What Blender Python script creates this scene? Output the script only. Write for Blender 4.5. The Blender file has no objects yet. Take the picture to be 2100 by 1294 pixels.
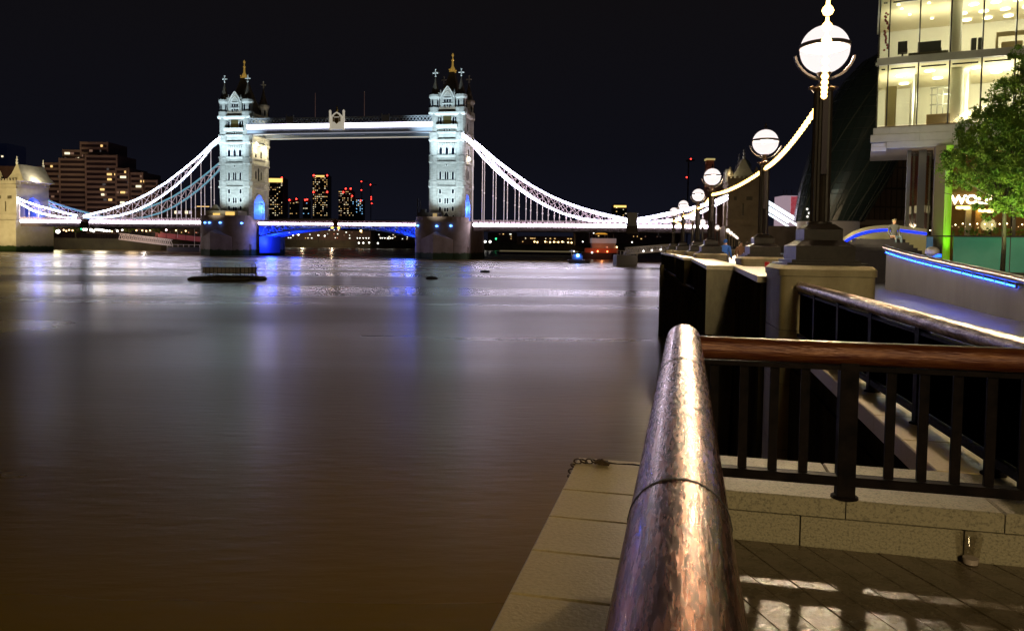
import bpy, math, random
import numpy as np
from mathutils import Vector, Matrix
random.seed(7); rng=np.random.default_rng(7)
sc=bpy.context.scene; col=sc.collection; R=math.radians
# ---------------------------------------------------------------- camera
F_PX=1528.; YAW=math.atan(355/1528); PITCH=math.atan(.0458); ROLL=.013
CAM=np.array([0,0,1.4])
_F=np.array([-math.sin(YAW)*math.cos(PITCH),math.cos(YAW)*math.cos(PITCH),-math.sin(PITCH)])
_R0=np.array([math.cos(YAW),math.sin(YAW),0]); _U0=np.cross(_R0,_F)
_R=_R0*math.cos(ROLL)+_U0*math.sin(ROLL); _U=-_R0*math.sin(ROLL)+_U0*math.cos(ROLL)
_FH=np.array([-math.sin(YAW),math.cos(YAW),0])
cd=bpy.data.cameras.new('camera'); cam=bpy.data.objects.new('camera',cd); col.objects.link(cam); sc.camera=cam
cam.matrix_world=Matrix(((_R[0],_U[0],-_F[0],CAM[0]),(_R[1],_U[1],-_F[1],CAM[1]),(_R[2],_U[2],-_F[2],CAM[2]),(0,0,0,1)))
cd.sensor_width=36; cd.lens=F_PX/2100*36; cd.shift_y=-74/2100; cd.clip_start=.05; cd.clip_end=6000
def ray(x,y): return _F*F_PX+_R*(x-1050)+_U*(573-y)
def dep(x,y,d): v=ray(x,y); return CAM+v*(d/(v@_FH))
def atz(x,y,z): v=ray(x,y); return CAM+v*((z-CAM[2])/v[2])
WZ=-3.8
# ---------------------------------------------------------------- world (night sky), exposure
w=bpy.data.worlds.new('World'); sc.world=w; w.use_nodes=True; nt=w.node_tree; nt.nodes.clear()
out=nt.nodes.new('ShaderNodeOutputWorld'); bg=nt.nodes.new('ShaderNodeBackground'); tc=nt.nodes.new('ShaderNodeTexCoord')
sep=nt.nodes.new('ShaderNodeSeparateXYZ'); rp=nt.nodes.new('ShaderNodeValToRGB')
nt.links.new(tc.outputs['Generated'],sep.inputs[0]); nt.links.new(sep.outputs[2],rp.inputs[0])
rp.color_ramp.elements[0].position=0.; rp.color_ramp.elements[0].color=(.0060,.0064,.0122,1)
rp.color_ramp.elements[1].position=.36; rp.color_ramp.elements[1].color=(.0050,.0042,.0046,1)
e=rp.color_ramp.elements.new(.12); e.color=(.0042,.0043,.0072,1)
nt.links.new(rp.outputs[0],bg.inputs[0]); bg.inputs[1].default_value=1.; nt.links.new(bg.outputs[0],out.inputs[0])
sc.view_settings.view_transform='Standard'; sc.view_settings.look='None'; sc.view_settings.gamma=1; sc.view_settings.exposure=0
sc.render.engine='CYCLES'; cy=sc.cycles; cy.use_denoising=True; cy.max_bounces=6; cy.diffuse_bounces=3; cy.glossy_bounces=3
cy.transparent_max_bounces=12; cy.sample_clamp_indirect=4; cy.sample_clamp_direct=0; cy.caustics_reflective=False; cy.caustics_refractive=False
try: cy.denoiser='OPENIMAGEDENOISE'
except Exception: pass
# ---------------------------------------------------------------- materials
MC={}
def mat(name,c=(.5,.5,.5),rough=.6,metal=0.,em=None,es=0.,c2=None,sc_=4.,bump=0.,bsc=None,spec=.5,stretch=(1,1,1),thr=(.35,.65),coat=0,det=5,rvar=0.):
    if name in MC: return MC[name]
    m=bpy.data.materials.new(name); m.use_nodes=True; n=m.node_tree; b=n.nodes['Principled BSDF']
    b.inputs['Base Color'].default_value=(*c,1); b.inputs['Roughness'].default_value=rough; b.inputs['Metallic'].default_value=metal
    b.inputs['Specular IOR Level'].default_value=spec; b.inputs['Coat Weight'].default_value=coat
    if em: b.inputs['Emission Color'].default_value=(*em,1); b.inputs['Emission Strength'].default_value=es
    if c2 or bump:
        t=n.nodes.new('ShaderNodeTexCoord'); mp=n.nodes.new('ShaderNodeMapping'); n.links.new(t.outputs['Object'],mp.inputs[0]); mp.inputs['Scale'].default_value=stretch
    if c2:
        nz=n.nodes.new('ShaderNodeTexNoise'); nz.inputs['Scale'].default_value=sc_; nz.inputs['Detail'].default_value=det; nz.inputs['Roughness'].default_value=.62
        n.links.new(mp.outputs[0],nz.inputs[0]); r=n.nodes.new('ShaderNodeValToRGB'); n.links.new(nz.outputs[0],r.inputs[0])
        r.color_ramp.elements[0].position=thr[0]; r.color_ramp.elements[0].color=(*c,1); r.color_ramp.elements[1].position=thr[1]; r.color_ramp.elements[1].color=(*c2,1)
        n.links.new(r.outputs[0],b.inputs['Base Color'])
        if rvar:
            mr=n.nodes.new('ShaderNodeMapRange'); n.links.new(nz.outputs[0],mr.inputs[0]); mr.inputs[1].default_value=.3; mr.inputs[2].default_value=.7
            mr.inputs[3].default_value=max(.02,rough-rvar); mr.inputs[4].default_value=rough+rvar; n.links.new(mr.outputs[0],b.inputs['Roughness'])
    if bump:
        nb=n.nodes.new('ShaderNodeTexNoise'); nb.inputs['Scale'].default_value=bsc or sc_*3; nb.inputs['Detail'].default_value=6; n.links.new(mp.outputs[0],nb.inputs[0])
        bp=n.nodes.new('ShaderNodeBump'); bp.inputs['Strength'].default_value=bump; bp.inputs['Distance'].default_value=.02; n.links.new(nb.outputs[0],bp.inputs['Height']); n.links.new(bp.outputs[0],b.inputs['Normal'])
    MC[name]=m; return m
def emit(name,c,s): return mat(name,(0,0,0),.5,em=c,es=s,spec=0)
def glass(name,tint=(.9,.95,.95),refl=.12):
    if name in MC: return MC[name]
    m=bpy.data.materials.new(name); m.use_nodes=True; n=m.node_tree; n.nodes.clear()
    o=n.nodes.new('ShaderNodeOutputMaterial'); mx=n.nodes.new('ShaderNodeMixShader'); tr=n.nodes.new('ShaderNodeBsdfTransparent'); g=n.nodes.new('ShaderNodeBsdfGlossy')
    tr.inputs[0].default_value=(*tint,1); g.inputs['Roughness'].default_value=.05; mx.inputs[0].default_value=refl
    n.links.new(tr.outputs[0],mx.inputs[1]); n.links.new(g.outputs[0],mx.inputs[2]); n.links.new(mx.outputs[0],o.inputs[0]); MC[name]=m; return m
# ---------------------------------------------------------------- mesh builder
class MB:
    def __init__(s,M=None): s.v=[]; s.f=[]; s.M=M
    def add(s,vs,fs):
        o=len(s.v)
        if s.M is not None: vs=[tuple(s.M@Vector(v)) for v in vs]
        s.v+= [tuple(float(c) for c in v) for v in vs]; s.f+=[tuple(i+o for i in f) for f in fs]; return s
    def hexa(s,b,t):
        n=len(b); return s.add(list(b)+list(t),[tuple(range(n-1,-1,-1)),tuple(range(n,2*n))]+[(i,(i+1)%n,n+(i+1)%n,n+i) for i in range(n)])
    def box(s,x0,x1,y0,y1,z0,z1):
        q=[(x0,y0),(x1,y0),(x1,y1),(x0,y1)]; return s.hexa([(a,b,z0) for a,b in q],[(a,b,z1) for a,b in q])
    def prism(s,poly,z0,z1,top=None):
        return s.hexa([(a,b,z0) for a,b in poly],[(a,b,z1) for a,b in (top or poly)])
    def frus(s,x0,x1,y0,y1,z0,z1,i):
        return s.prism([(x0,y0),(x1,y0),(x1,y1),(x0,y1)],z0,z1,[(x0+i,y0+i),(x1-i,y0+i),(x1-i,y1-i),(x0+i,y1-i)])
    def extr(s,poly,axis,a0,a1):   # polygon extruded along axis: 'x' poly=(y,z); 'y' poly=(x,z)
        f=(lambda p,a:(a,p[0],p[1])) if axis=='x' else (lambda p,a:(p[0],a,p[1]))
        return s.hexa([f(p,a0) for p in poly],[f(p,a1) for p in poly])
    def lathe(s,prof,n=12,c=(0,0,0),ph=0.,sx=1.,sy=1.):
        vs=[];fs=[];k=len(prof)
        for r,z in prof:
            for i in range(n):
                a=ph+2*math.pi*i/n; vs.append((c[0]+r*sx*math.cos(a),c[1]+r*sy*math.sin(a),c[2]+z))
        for j in range(k-1):
            for i in range(n): fs.append((j*n+i,j*n+(i+1)%n,(j+1)*n+(i+1)%n,(j+1)*n+i))
        fs.append(tuple(range(n-1,-1,-1))); fs.append(tuple(range((k-1)*n,k*n))); return s.add(vs,fs)
    def sph(s,c,r,n=14,m=8,sz=1.): return s.lathe([(max(1e-4,r*math.sin(math.pi*j/m)),-r*sz*math.cos(math.pi*j/m)) for j in range(m+1)],n,c)
    def tube(s,pts,r,n=8,up=(0,0,1)):
        P=[Vector(p) for p in pts]; k=len(P); vs=[];fs=[]; rr=r if isinstance(r,(list,tuple)) else [r]*k
        for i,p in enumerate(P):
            t=(P[min(i+1,k-1)]-P[max(i-1,0)]).normalized(); u=Vector(up)
            if abs(t.dot(u))>.97: u=Vector((1,0,0))
            a=t.cross(u).normalized(); b=a.cross(t)
            for j in range(n):
                an=2*math.pi*j/n+math.pi/n; vs.append(p+(a*math.cos(an)+b*math.sin(an))*rr[i])
        for i in range(k-1):
            for j in range(n): fs.append((i*n+j,i*n+(j+1)%n,(i+1)*n+(j+1)%n,(i+1)*n+j))
        fs.append(tuple(range(n-1,-1,-1))); fs.append(tuple(range((k-1)*n,k*n))); return s.add(vs,fs)
    def bar(s,a,b,w,h=None): # rectangular bar, w sideways, h vertical-ish
        h=h or w; a=Vector(a);b=Vector(b); t=(b-a).normalized(); u=Vector((0,0,1)) if abs(t.z)<.95 else Vector((0,1,0))
        x=t.cross(u).normalized()*w/2; y=x.cross(t).normalized()*h/2
        q=[-x-y,x-y,x+y,-x+y]; return s.hexa([a+c for c in q],[b+c for c in q])
    def ribbon(s,pts,w,h): # closed band of rectangular section along pts
        P=[Vector(p) for p in pts]; k=len(P); vs=[];fs=[]
        for i,p in enumerate(P):
            t=(P[min(i+1,k-1)]-P[max(i-1,0)]); t.z=0; t.normalize(); x=Vector((t.y,-t.x,0))*w/2; z=Vector((0,0,h/2))
            vs+=[p-x-z,p+x-z,p+x+z,p-x+z]
        for i in range(k-1):
            for j in range(4): fs.append((i*4+j,i*4+(j+1)%4,(i+1)*4+(j+1)%4,(i+1)*4+j))
        fs+=[(3,2,1,0),((k-1)*4,(k-1)*4+1,(k-1)*4+2,(k-1)*4+3)]; return s.add(vs,fs)
    def mesh(s,name):
        me=bpy.data.meshes.new(name); me.from_pydata(s.v,[],s.f); me.update(); return me
    def build(s,name,m,parent=None,smooth=False,loc=None,rz=None,label=None):
        me=s.mesh(name); me.materials.append(m)
        if smooth: me.shade_smooth() if smooth is True else me.set_sharp_from_angle(angle=R(smooth))
        if smooth and smooth is not True:
            for p in me.polygons: p.use_smooth=True
            me.set_sharp_from_angle(angle=R(smooth))
        o=bpy.data.objects.new(name,me); col.objects.link(o)
        if parent: o.parent=parent
        if loc is not None: o.location=loc
        if rz is not None: o.rotation_euler[2]=rz
        if label: o['label']=label
        return o
def tag(o,label=None,cat=None,group=None,kind=None):
    if label: o['label']=label
    if cat: o['category']=cat
    if group: o['group']=group
    if kind: o['kind']=kind
    return o
def thing(name,loc,label,cat,group=None,rz=0):
    o=bpy.data.objects.new(name,None); o.empty_display_size=.3; col.objects.link(o); o.location=tuple(float(c) for c in loc); o.rotation_euler[2]=rz
    return tag(o,label,cat,group)
KIDS={}
def kids(o): return [c for c in bpy.data.objects if c.parent==o]
def dup(o,parent=None,loc=None,rz=None,label=None):
    ch=kids(o); c=o.copy(); col.objects.link(c)
    if parent is not None: c.parent=parent
    if loc is not None: c.location=tuple(float(q) for q in loc)
    if rz is not None: c.rotation_euler[2]=rz
    if label: c['label']=label
    for k in ch: dup(k,c)
    return c
def inst(o,parent,loc,label=None):  # copy of a childless part
    c=o.copy(); col.objects.link(c); c.parent=parent; c.location=tuple(float(q) for q in loc)
    return c
def spot(name,loc,target,energy,color,size=40,blend=.4,rad=.5,parent=None):
    l=bpy.data.lights.new(name,'SPOT'); l.energy=energy; l.color=color; l.spot_size=R(size); l.spot_blend=blend; l.shadow_soft_size=rad
    o=bpy.data.objects.new(name,l); col.objects.link(o); loc=Vector([float(c) for c in loc]); o.location=loc
    o.rotation_euler=(Vector([float(c) for c in target])-loc).to_track_quat('-Z','Y').to_euler(); return o
def point(name,loc,energy,color,rad=.3):
    l=bpy.data.lights.new(name,'POINT'); l.energy=energy; l.color=color; l.shadow_soft_size=rad
    o=bpy.data.objects.new(name,l); col.objects.link(o); o.location=tuple(float(c) for c in loc); return o
# palettes
STONE=mat('tower_stone',(.30,.30,.28),.8,c2=(.50,.50,.47),sc_=.9,bump=.7,bsc=3,stretch=(.6,.6,2.2),thr=(.3,.6),det=8)
STONE2=mat('brown_stone',(.25,.20,.15),.85,c2=(.34,.28,.22),sc_=.5,bump=.5,bsc=2)
ROOF=mat('slate_roof',(.10,.09,.08),.6,c2=(.16,.12,.08),sc_=1)
DARKGL=mat('dark_window',(.01,.012,.02),.15)
GOLD=mat('gilt',(.9,.6,.15),.3,metal=.7,em=(1,.6,.12),es=.22)  # gilt metal plus a faint painted glow
WHITE=mat('white_stone',(.75,.75,.72),.6)
STEELP=mat('bridge_paint',(.42,.48,.58),.5)
LED=emit('white_led',(1,.87,1.08),24); LEDW=emit('walkway_led',(1,.9,1.05),5)
LEDC=emit('cool_led',(.62,.9,1),1.5)
CHAINM=mat('chain_paint_lit',(.6,.68,.8),.45)
BLUE=emit('blue_led',(.01,.07,1.),7)
BLACKM=mat('black_iron',(.006,.005,.005),.5,c2=(.014,.010,.009),sc_=9,bump=.15,spec=.02)
# ---------------------------------------------------------------- water and ground
SEAM=(-1.,0.,-29.)
def water_mat():
    m=bpy.data.materials.new('river_water'); m.use_nodes=True; n=m.node_tree; b=n.nodes['Principled BSDF']; L=n.links
    b.inputs['IOR'].default_value=1.33; b.inputs['Specular IOR Level'].default_value=.5
    g=n.nodes.new('ShaderNodeNewGeometry'); mp=n.nodes.new('ShaderNodeMapping'); mp.inputs['Rotation'].default_value=(0,0,-YAW-.05); L.new(g.outputs['Position'],mp.inputs[0])
    def noise(s,st,det=4):
        q=n.nodes.new('ShaderNodeMapping'); q.inputs['Scale'].default_value=st; L.new(mp.outputs[0],q.inputs[0])
        z=n.nodes.new('ShaderNodeTexNoise'); z.inputs['Scale'].default_value=s; z.inputs['Detail'].default_value=det; L.new(q.outputs[0],z.inputs[0]); return z
    a=noise(3.6,(.28,1.,1),6); c=noise(.045,(.22,1.5,1),6); d=noise(.3,(.25,1,1),3)
    mr=n.nodes.new('ShaderNodeMapRange'); L.new(c.outputs[0],mr.inputs[0]); mr.inputs[1].default_value=.3; mr.inputs[2].default_value=.7; mr.inputs[3].default_value=.22; mr.inputs[4].default_value=.36
    # tidal seam: rougher water beyond it, slick dark band along it
    def math_(op,a_,b2_=None,c_=None):
        k=n.nodes.new('ShaderNodeMath'); k.operation=op
        for i,v in enumerate((a_,b2_,c_)):
            if v is None: continue
            if isinstance(v,(int,float)): k.inputs[i].default_value=v
            else: L.new(v,k.inputs[i])
        return k.outputs[0]
    sp=n.nodes.new('ShaderNodeSeparateXYZ'); L.new(g.outputs['Position'],sp.inputs[0])
    fx=math_('MULTIPLY_ADD',sp.outputs[0],SEAM[0],SEAM[2]); f=math_('MULTIPLY_ADD',sp.outputs[1],SEAM[1],fx)
    wob=noise(.02,(.6,1,1),4); f=math_('MULTIPLY_ADD',math_('SUBTRACT',wob.outputs[0],.5),14.,f)
    far=n.nodes.new('ShaderNodeMapRange'); L.new(f,far.inputs[0]); far.inputs[1].default_value=-8.; far.inputs[2].default_value=16.; far.inputs[3].default_value=.012; far.inputs[4].default_value=-.018; far.interpolation_type='SMOOTHSTEP'
    band=math_('MULTIPLY',math_('EXPONENT',math_('MULTIPLY',math_('MULTIPLY',f,f),-.03)),.10)
    ym=n.nodes.new('ShaderNodeMapRange'); L.new(sp.outputs[1],ym.inputs[0]); ym.inputs[1].default_value=34.; ym.inputs[2].default_value=62.; ym.inputs[3].default_value=1.; ym.inputs[4].default_value=0.
    band=math_('MULTIPLY',band,ym.outputs[0])
    L.new(math_('ADD',math_('ADD',mr.outputs[0],far.outputs[0]),band),b.inputs['Roughness'])
    bp=n.nodes.new('ShaderNodeBump'); bp.inputs['Strength'].default_value=.27; bp.inputs['Distance'].default_value=.04; L.new(a.outputs[0],bp.inputs['Height'])
    bp2=n.nodes.new('ShaderNodeBump'); bp2.inputs['Strength'].default_value=.02; bp2.inputs['Distance'].default_value=.35; L.new(d.outputs[0],bp2.inputs['Height']); L.new(bp.outputs[0],bp2.inputs['Normal'])
    bp3=n.nodes.new('ShaderNodeBump'); bp3.inputs['Strength'].default_value=.12; bp3.inputs['Distance'].default_value=1.2; L.new(c.outputs[0],bp3.inputs['Height']); L.new(bp2.outputs[0],bp3.inputs['Normal'])
    L.new(bp2.outputs[0],b.inputs['Normal'])
    r=n.nodes.new('ShaderNodeValToRGB'); L.new(d.outputs[0],r.inputs[0]); r.color_ramp.elements[0].color=(.105,.062,.006,1); r.color_ramp.elements[1].color=(.14,.085,.009,1); L.new(r.outputs[0],b.inputs['Base Color'])
    return m
tag(MB().box(-2600,2600,-300,3800,WZ-2,WZ).build('river_water',water_mat()),'calm dark brown river smoothed by the tide','river',kind='structure')
# bridge frame
_b=np.array([.99853,.05027,0]); _n=np.array([-.05027,.99853,0]); BO=np.array([-124.65,258.89,0])
def BR(s,t,z): return BO+_b*s+_n*t+np.array([0,0,z+WZ])
PAVE=mat('blue_lit_pavement',(.085,.08,.13),.28,c2=(.13,.125,.19),sc_=1.5,bump=.2,bsc=12)  # blue light on the paving is put into its violet tint
QUAY=mat('quay_stone',(.035,.03,.025),.8,c2=(.07,.06,.045),sc_=.7,bump=.4,bsc=4)
def algae(name,c,c2,zt,sc_=1.):  # stone with a real tide band of weed at its foot
    m=mat(name,c,.85,c2=c2,sc_=sc_,bump=.5,bsc=3); n=m.node_tree; b=n.nodes['Principled BSDF']; src=b.inputs['Base Color'].links[0].from_socket
    g=n.nodes.new('ShaderNodeNewGeometry'); s=n.nodes.new('ShaderNodeSeparateXYZ'); n.links.new(g.outputs['Position'],s.inputs[0])
    nz=n.nodes.new('ShaderNodeTexNoise'); nz.inputs['Scale'].default_value=.6; n.links.new(g.outputs['Position'],nz.inputs[0])
    ad=n.nodes.new('ShaderNodeMath'); ad.operation='MULTIPLY_ADD'; ad.inputs[1].default_value=1.2; n.links.new(nz.outputs[0],ad.inputs[0]); n.links.new(s.outputs[2],ad.inputs[2])
    mr=n.nodes.new('ShaderNodeMapRange'); n.links.new(ad.outputs[0],mr.inputs[0]); mr.inputs[1].default_value=zt+.5; mr.inputs[2].default_value=zt+.9
    mx=n.nodes.new('ShaderNodeMix'); mx.data_type='RGBA'; n.links.new(mr.outputs[0],mx.inputs[0]); mx.inputs[6].default_value=(.02,.045,.006,1); n.links.new(src,mx.inputs[7]); n.links.new(mx.outputs[2],b.inputs['Base Color']); return m
PIERM=algae('pier_granite',(.26,.20,.17),(.36,.29,.25),WZ+2.2,.4)
ABUTM=algae('abutment_stone',(.42,.37,.27),(.5,.45,.34),WZ+2.2,.4)
# river wall line (plan), from the recess beyond the terrace to the bridge foot
WALL=[(1.33,4.33),(1.33,9.9),(1.16,9.95),(1.27,17.3),(.56,17.35),(.28,25),(.02,27.6),(-.1,29),(-.6,37.5),(-1.2,46),(-1.75,54),(-1.7,60),(-.6,67.5),(.5,79),(2.8,100),(5.3,125),(8.2,165),(11,200),(12,250)]
land=WALL+[(12,420),(700,420),(700,-60),(-.5,-60),(-.5,4.07),(1.33,4.1)]
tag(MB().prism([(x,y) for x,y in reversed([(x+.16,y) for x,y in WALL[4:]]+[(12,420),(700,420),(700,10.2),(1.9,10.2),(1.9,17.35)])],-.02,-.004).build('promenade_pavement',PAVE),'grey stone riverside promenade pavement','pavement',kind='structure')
tag(MB().prism([(x+.12,y+.05) for x,y in reversed([(x-.14,y) for x,y in WALL[4:]]+[(12,419),(699,419),(699,10.2),(1.9,10.2),(1.9,17.35)])],-4.2,-.024).build('promenade_base',mat('base_dark',(.014,.011,.006),1.,c2=(.04,.032,.016),sc_=1.2,spec=0.)),'dark stone river wall under the promenade','river wall',kind='structure')
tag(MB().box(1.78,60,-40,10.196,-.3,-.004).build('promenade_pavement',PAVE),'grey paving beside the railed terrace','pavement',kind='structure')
# ================================================================ the bridge
bridge=thing('suspension_bridge',BR(0,0,0),'white lit suspension and bascule bridge with two gothic stone towers over the river','bridge',rz=math.atan2(.05027,.99853))
def zt(y): return 5.2+(501-y)/5.75
def lancet(w,h,d=.1,n=5,flat=False): # outline (x,z) of pointed window, base at 0
    if flat: return [(-w/2,0),(w/2,0),(w/2,h),(-w/2,h)]
    p=[(-w/2,0),(w/2,0),(w/2,h-w*.7)]
    return p+[(w*.25,h-w*.25),(0,h),(-w*.25,h-w*.25),(-w/2,h-w*.7)]
def make_tower(label):
    b=MB(); X=5.7; Y=6.7
    # lower stage with a road arch through it along x
    ar=[(-4.2,13.6),(-4.2,20)]+[(-4.2+8.4*i/8, 20+3.4*math.sin(math.pi*i/8)) for i in range(1,8)]+[(4.2,20),(4.2,13.6)]
    b.box(-X,X,-Y,-4.2,13.6,25.8); b.box(-X,X,4.2,Y,13.6,25.8)
    ar2=ar[1:-1]
    for k in range(len(ar2)-1):
        (y0,z0),(y1,z1)=ar2[k],ar2[k+1]; b.hexa([(-X,y0,z0),(X,y0,z0),(X,y1,z1),(-X,y1,z1)],[(-X,y0,25.8),(X,y0,25.8),(X,y1,25.8),(-X,y1,25.8)])
    b.box(-X,X,-Y,Y,25.8,34.4); b.box(-X-.25,X+.25,-Y-.25,Y+.25,34.4,36.7); b.box(-X,X,-Y,Y,36.7,42.2); b.box(-X-.25,X+.25,-Y-.25,Y+.25,42.2,45); b.box(-X,X,-Y,Y,45,51.6)
    # shallow centre panels standing proud of the faces
    for z0,z1 in((13.9,25.6),(27.9,34.2),(36.9,42.)):
        b.box(-3.6,3.6,-Y-.22,-Y+.1,z0,z1)
    t=b.build('tower',STONE,bridge,label=label)
    # corner turrets
    for sx in(-1,1):
        for sy in(-1,1):
            q=MB().lathe([(1.95,13.6),(1.95,25.6),(2.15,25.8),(2.15,27.6),(1.9,27.8),(1.9,34.2),(2.15,34.4),(2.15,36.5),(1.9,36.7),(1.9,41.9),(2.2,42.2),(2.2,44.8),(1.9,45),(1.9,51.2),(2.3,51.8),(2.25,53.6),(1.8,53.8),(1.8,56.6),(2.25,57.3),(2.25,58.1)],10,(sx*4.75,sy*5.75,0),math.pi/10)
            q.build('turret',STONE,t,smooth=20)
            q=MB().lathe([(1.75,58.1),(1.2,60),(.5,62.6),(.12,64.6)],8,(sx*4.75,sy*5.75,0)); q.build('turret_spire',ROOF,t,smooth=30)
            c=(sx*4.75,sy*5.75)
            q=MB().sph((c[0],c[1],64.9),.32,6,4).box(c[0]-.14,c[0]+.14,c[1]-.14,c[1]+.14,64.8,67.3).box(c[0]-.85,c[0]+.85,c[1]-.14,c[1]+.14,65.8,66.2).sph((c[0]-.85,c[1],66),.26,6,4).sph((c[0]+.85,c[1],66),.26,6,4).sph((c[0],c[1],67.2),.3,6,4)
            q.build('cross_finial',WHITE,t)
            q=MB()
            for k in range(6):   # small dark lancets high in the turret
                a=k*math.pi/3+.26; px,py=c[0]+1.78*math.cos(a),c[1]+1.78*math.sin(a)
                q.lathe([(.22,53.9),(.3,54.4),(.3,55.6),(.05,56.3)],6,(px,py,0))
            q.build('turret_window',DARKGL,t)
    # cornices
    for z0,z1,o in((25.5,25.9,.8),(27.6,28.,.7),(34.2,34.6,.8),(36.5,36.9,.7),(41.9,42.4,.85),(44.8,45.15,.75),(51.3,51.95,.95)):
        q=MB(); a,c=X+o,Y+o
        q.frus(-a+.3,a-.3,-c+.3,c-.3,z0-.45,z0,-.3).box(-a,a,-c,c,z0+.002,z1)
        q.build('cornice',WHITE if z0>50 else STONE,t)
    # parapet
    q=MB(); q.box(-X-.3,X+.3,-Y-.3,-Y,51.96,53.5).box(-X-.3,X+.3,Y,Y+.3,51.96,53.5).box(-X-.3,-X,-Y+.01,Y-.01,51.96,53.5).box(X,X+.3,-Y+.01,Y-.01,51.96,53.5)
    for i in range(9): 
        x=-5.2+i*1.3; q.box(x-.3,x+.3,-Y-.29,-Y+.01,53.5,54)
    q.build('parapet',STONE2,t)
    # steep pavilion roof with lantern and gilt finial
    MB().hexa([(-5,-6,53),(5,-6,53),(5,6,53),(-5,6,53)],[(-3.1,-3.9,58.5),(3.1,-3.9,58.5),(3.1,3.9,58.5),(-3.1,3.9,58.5)]).hexa([(-3.1,-3.9,58.5),(3.1,-3.9,58.5),(3.1,3.9,58.5),(-3.1,3.9,58.5)],[(-.75,-.95,67.4),(.75,-.95,67.4),(.75,.95,67.4),(-.75,.95,67.4)]).build('roof',ROOF,t)
    q=MB().box(-1,1,-1.1,1.1,67.4,67.8)
    for a in(-.95,.95):
        for c in(-1,1): q.sph((a,c,68.2),.28,6,4)
    q.lathe([(.8,67.8),(.9,68.6),(.4,69.6),(.3,71.4),(.55,71.7),(.2,72.1),(.15,73),(.4,73.3),(.4,73.7),(.05,74.3)],8); q.build('gilt_finial',GOLD,t,smooth=40)
    # gabled dormers front and back
    for s in(-1,1):
        y0=s*(Y+.1); y1=s*(Y-3); pr=[(-2.3,52),(2.3,52),(2.3,57),(1.9,58),(1.2,59.2),(0,60.6),(-1.2,59.2),(-1.9,58),(-2.3,57)]
        MB().extr(pr,'y',min(y0,y1),max(y0,y1)).box(-2.7,-2.3,min(y0,y1),max(y0,y1),52,58.6).box(2.3,2.7,min(y0,y1),max(y0,y1),52,58.6).lathe([(.4,58.6),(.05,60)],4,(-2.5,y0,0)).lathe([(.4,58.6),(.05,60)],4,(2.5,y0,0)).build('dormer',STONE,t)
        q=MB()
        for i in(-1,0,1): q.box(i*.95-.3,i*.95+.3,y0-.06 if s<0 else y0,y0 if s<0 else y0+.06,55.4,56.4).box(i*.95-.34,i*.95+.34,y0-.06 if s<0 else y0,y0 if s<0 else y0+.06,52.8,54.6)
        q.build('dormer_window',DARKGL,t)
        q=MB(); yy=y0+s*.1
        pts=[(-2.35,yy,57.2),(-1.9,yy,58.4),(-1.1,yy,59.7),(0,yy,61.1),(1.1,yy,59.7),(1.9,yy,58.4),(2.35,yy,57.2)]
        for a,c in zip(pts,pts[1:]): q.bar(a,c,.3,.3)
        pts=[(-1.5,yy,57),(-1.2,yy,58),(0,yy,59.3),(1.2,yy,58),(1.5,yy,57)]
        for a,c in zip(pts,pts[1:]): q.bar(a,c,.18,.18)
        q.box(-1.6,1.6,yy-.1,yy+.1,56.7,57).box(-1.9,1.9,yy-.12,yy+.12,54.8,55.05); q.build('gable_moulding',WHITE,t)
        q=MB(); q.box(-3.6,-3.1,s*(Y-1),s*(Y+.2),52,57.6).box(-3.75,-2.95,s*(Y-1.1),s*(Y+.3),57.6,58.8).build('chimney',WHITE,t)
    # windows: front, back, sides. (offset, z, w, h)
    fr=[]; 
    for o in(-2.35,2.35):
        for z in(23.2,20.,17.): fr.append((o,z,.75,1.7))
    fr+=[(-.45,19.6,.6,2.1),(.45,19.6,.6,2.1),(-.45,16.8,.7,1.5),(.45,16.8,.7,1.5),(0,13.95,1.9,2.6),(-2.6,13.95,.8,1.8),(2.6,13.95,.8,1.8)]
    fr+=[(-2.3,28.2,.7,2.9),(-.42,28.2,.6,2.9),(.42,28.2,.6,2.9),(2.3,28.2,.7,2.9),(0,33,.35,.7)]
    fr+=[(-2.25,37.,1.,2.6),(0,37.,1.,2.6),(2.25,37.,1.,2.6),(-1,45.3,.45,.8),(0,45.3,.45,.8),(1,45.3,.45,.8),(-2.3,47.6,.7,2.6),(2.3,47.6,.7,2.6)]
    pane={};fram={}
    for s in(-1,1):
        for o,z,w_,h in fr:
            if s>0 and z<27: continue
            key=(w_,h,s); pl=lancet(w_,h); fl=lancet(w_+.5,h+.35)
            y=s*(Y+.22); z_=z
            if key not in pane:
                pane[key]=MB().extr(pl,'y',-.05,.05).build('window',DARKGL,t,loc=(o,y+s*.16,z_)); fram[key]=MB().extr(fl,'y',-.1,.1).build('window_surround',WHITE,t,loc=(o,y,z_-.15))
            else: inst(pane[key],t,(o,y+s*.16,z_)); inst(fram[key],t,(o,y,z_-.15))
        # dark arcade of the balcony stage, balcony
        ya=s*(Y+.02)
        MB().extr([(-3.6,48),(3.6,48),(3.6,50.4),(2.2,50.4),(2.2,50.6),(-2.2,50.6),(-2.2,50.4),(-3.6,50.4)],'y',ya-.06,ya+.06).build('loggia_opening',DARKGL,t)
        q=MB()
        for x in(-3.7,-1.75,1.75,3.7): q.box(x-.22,x+.22,s*(Y+.1)-.12,s*(Y+.1)+.12,47.3,50.9)
        for x in(-2.7,2.7): q.box(x-.45,x+.45,s*(Y+.1)-.1,s*(Y+.1)+.1,47.5,50.2) if False else q.extr([(x-.75,50.9),(x-.3,50.1),(x+.3,50.1),(x+.75,50.9)],'y',s*(Y+.1)-.1,s*(Y+.1)+.1)
        q.build('loggia_pier',STONE,t)
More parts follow.
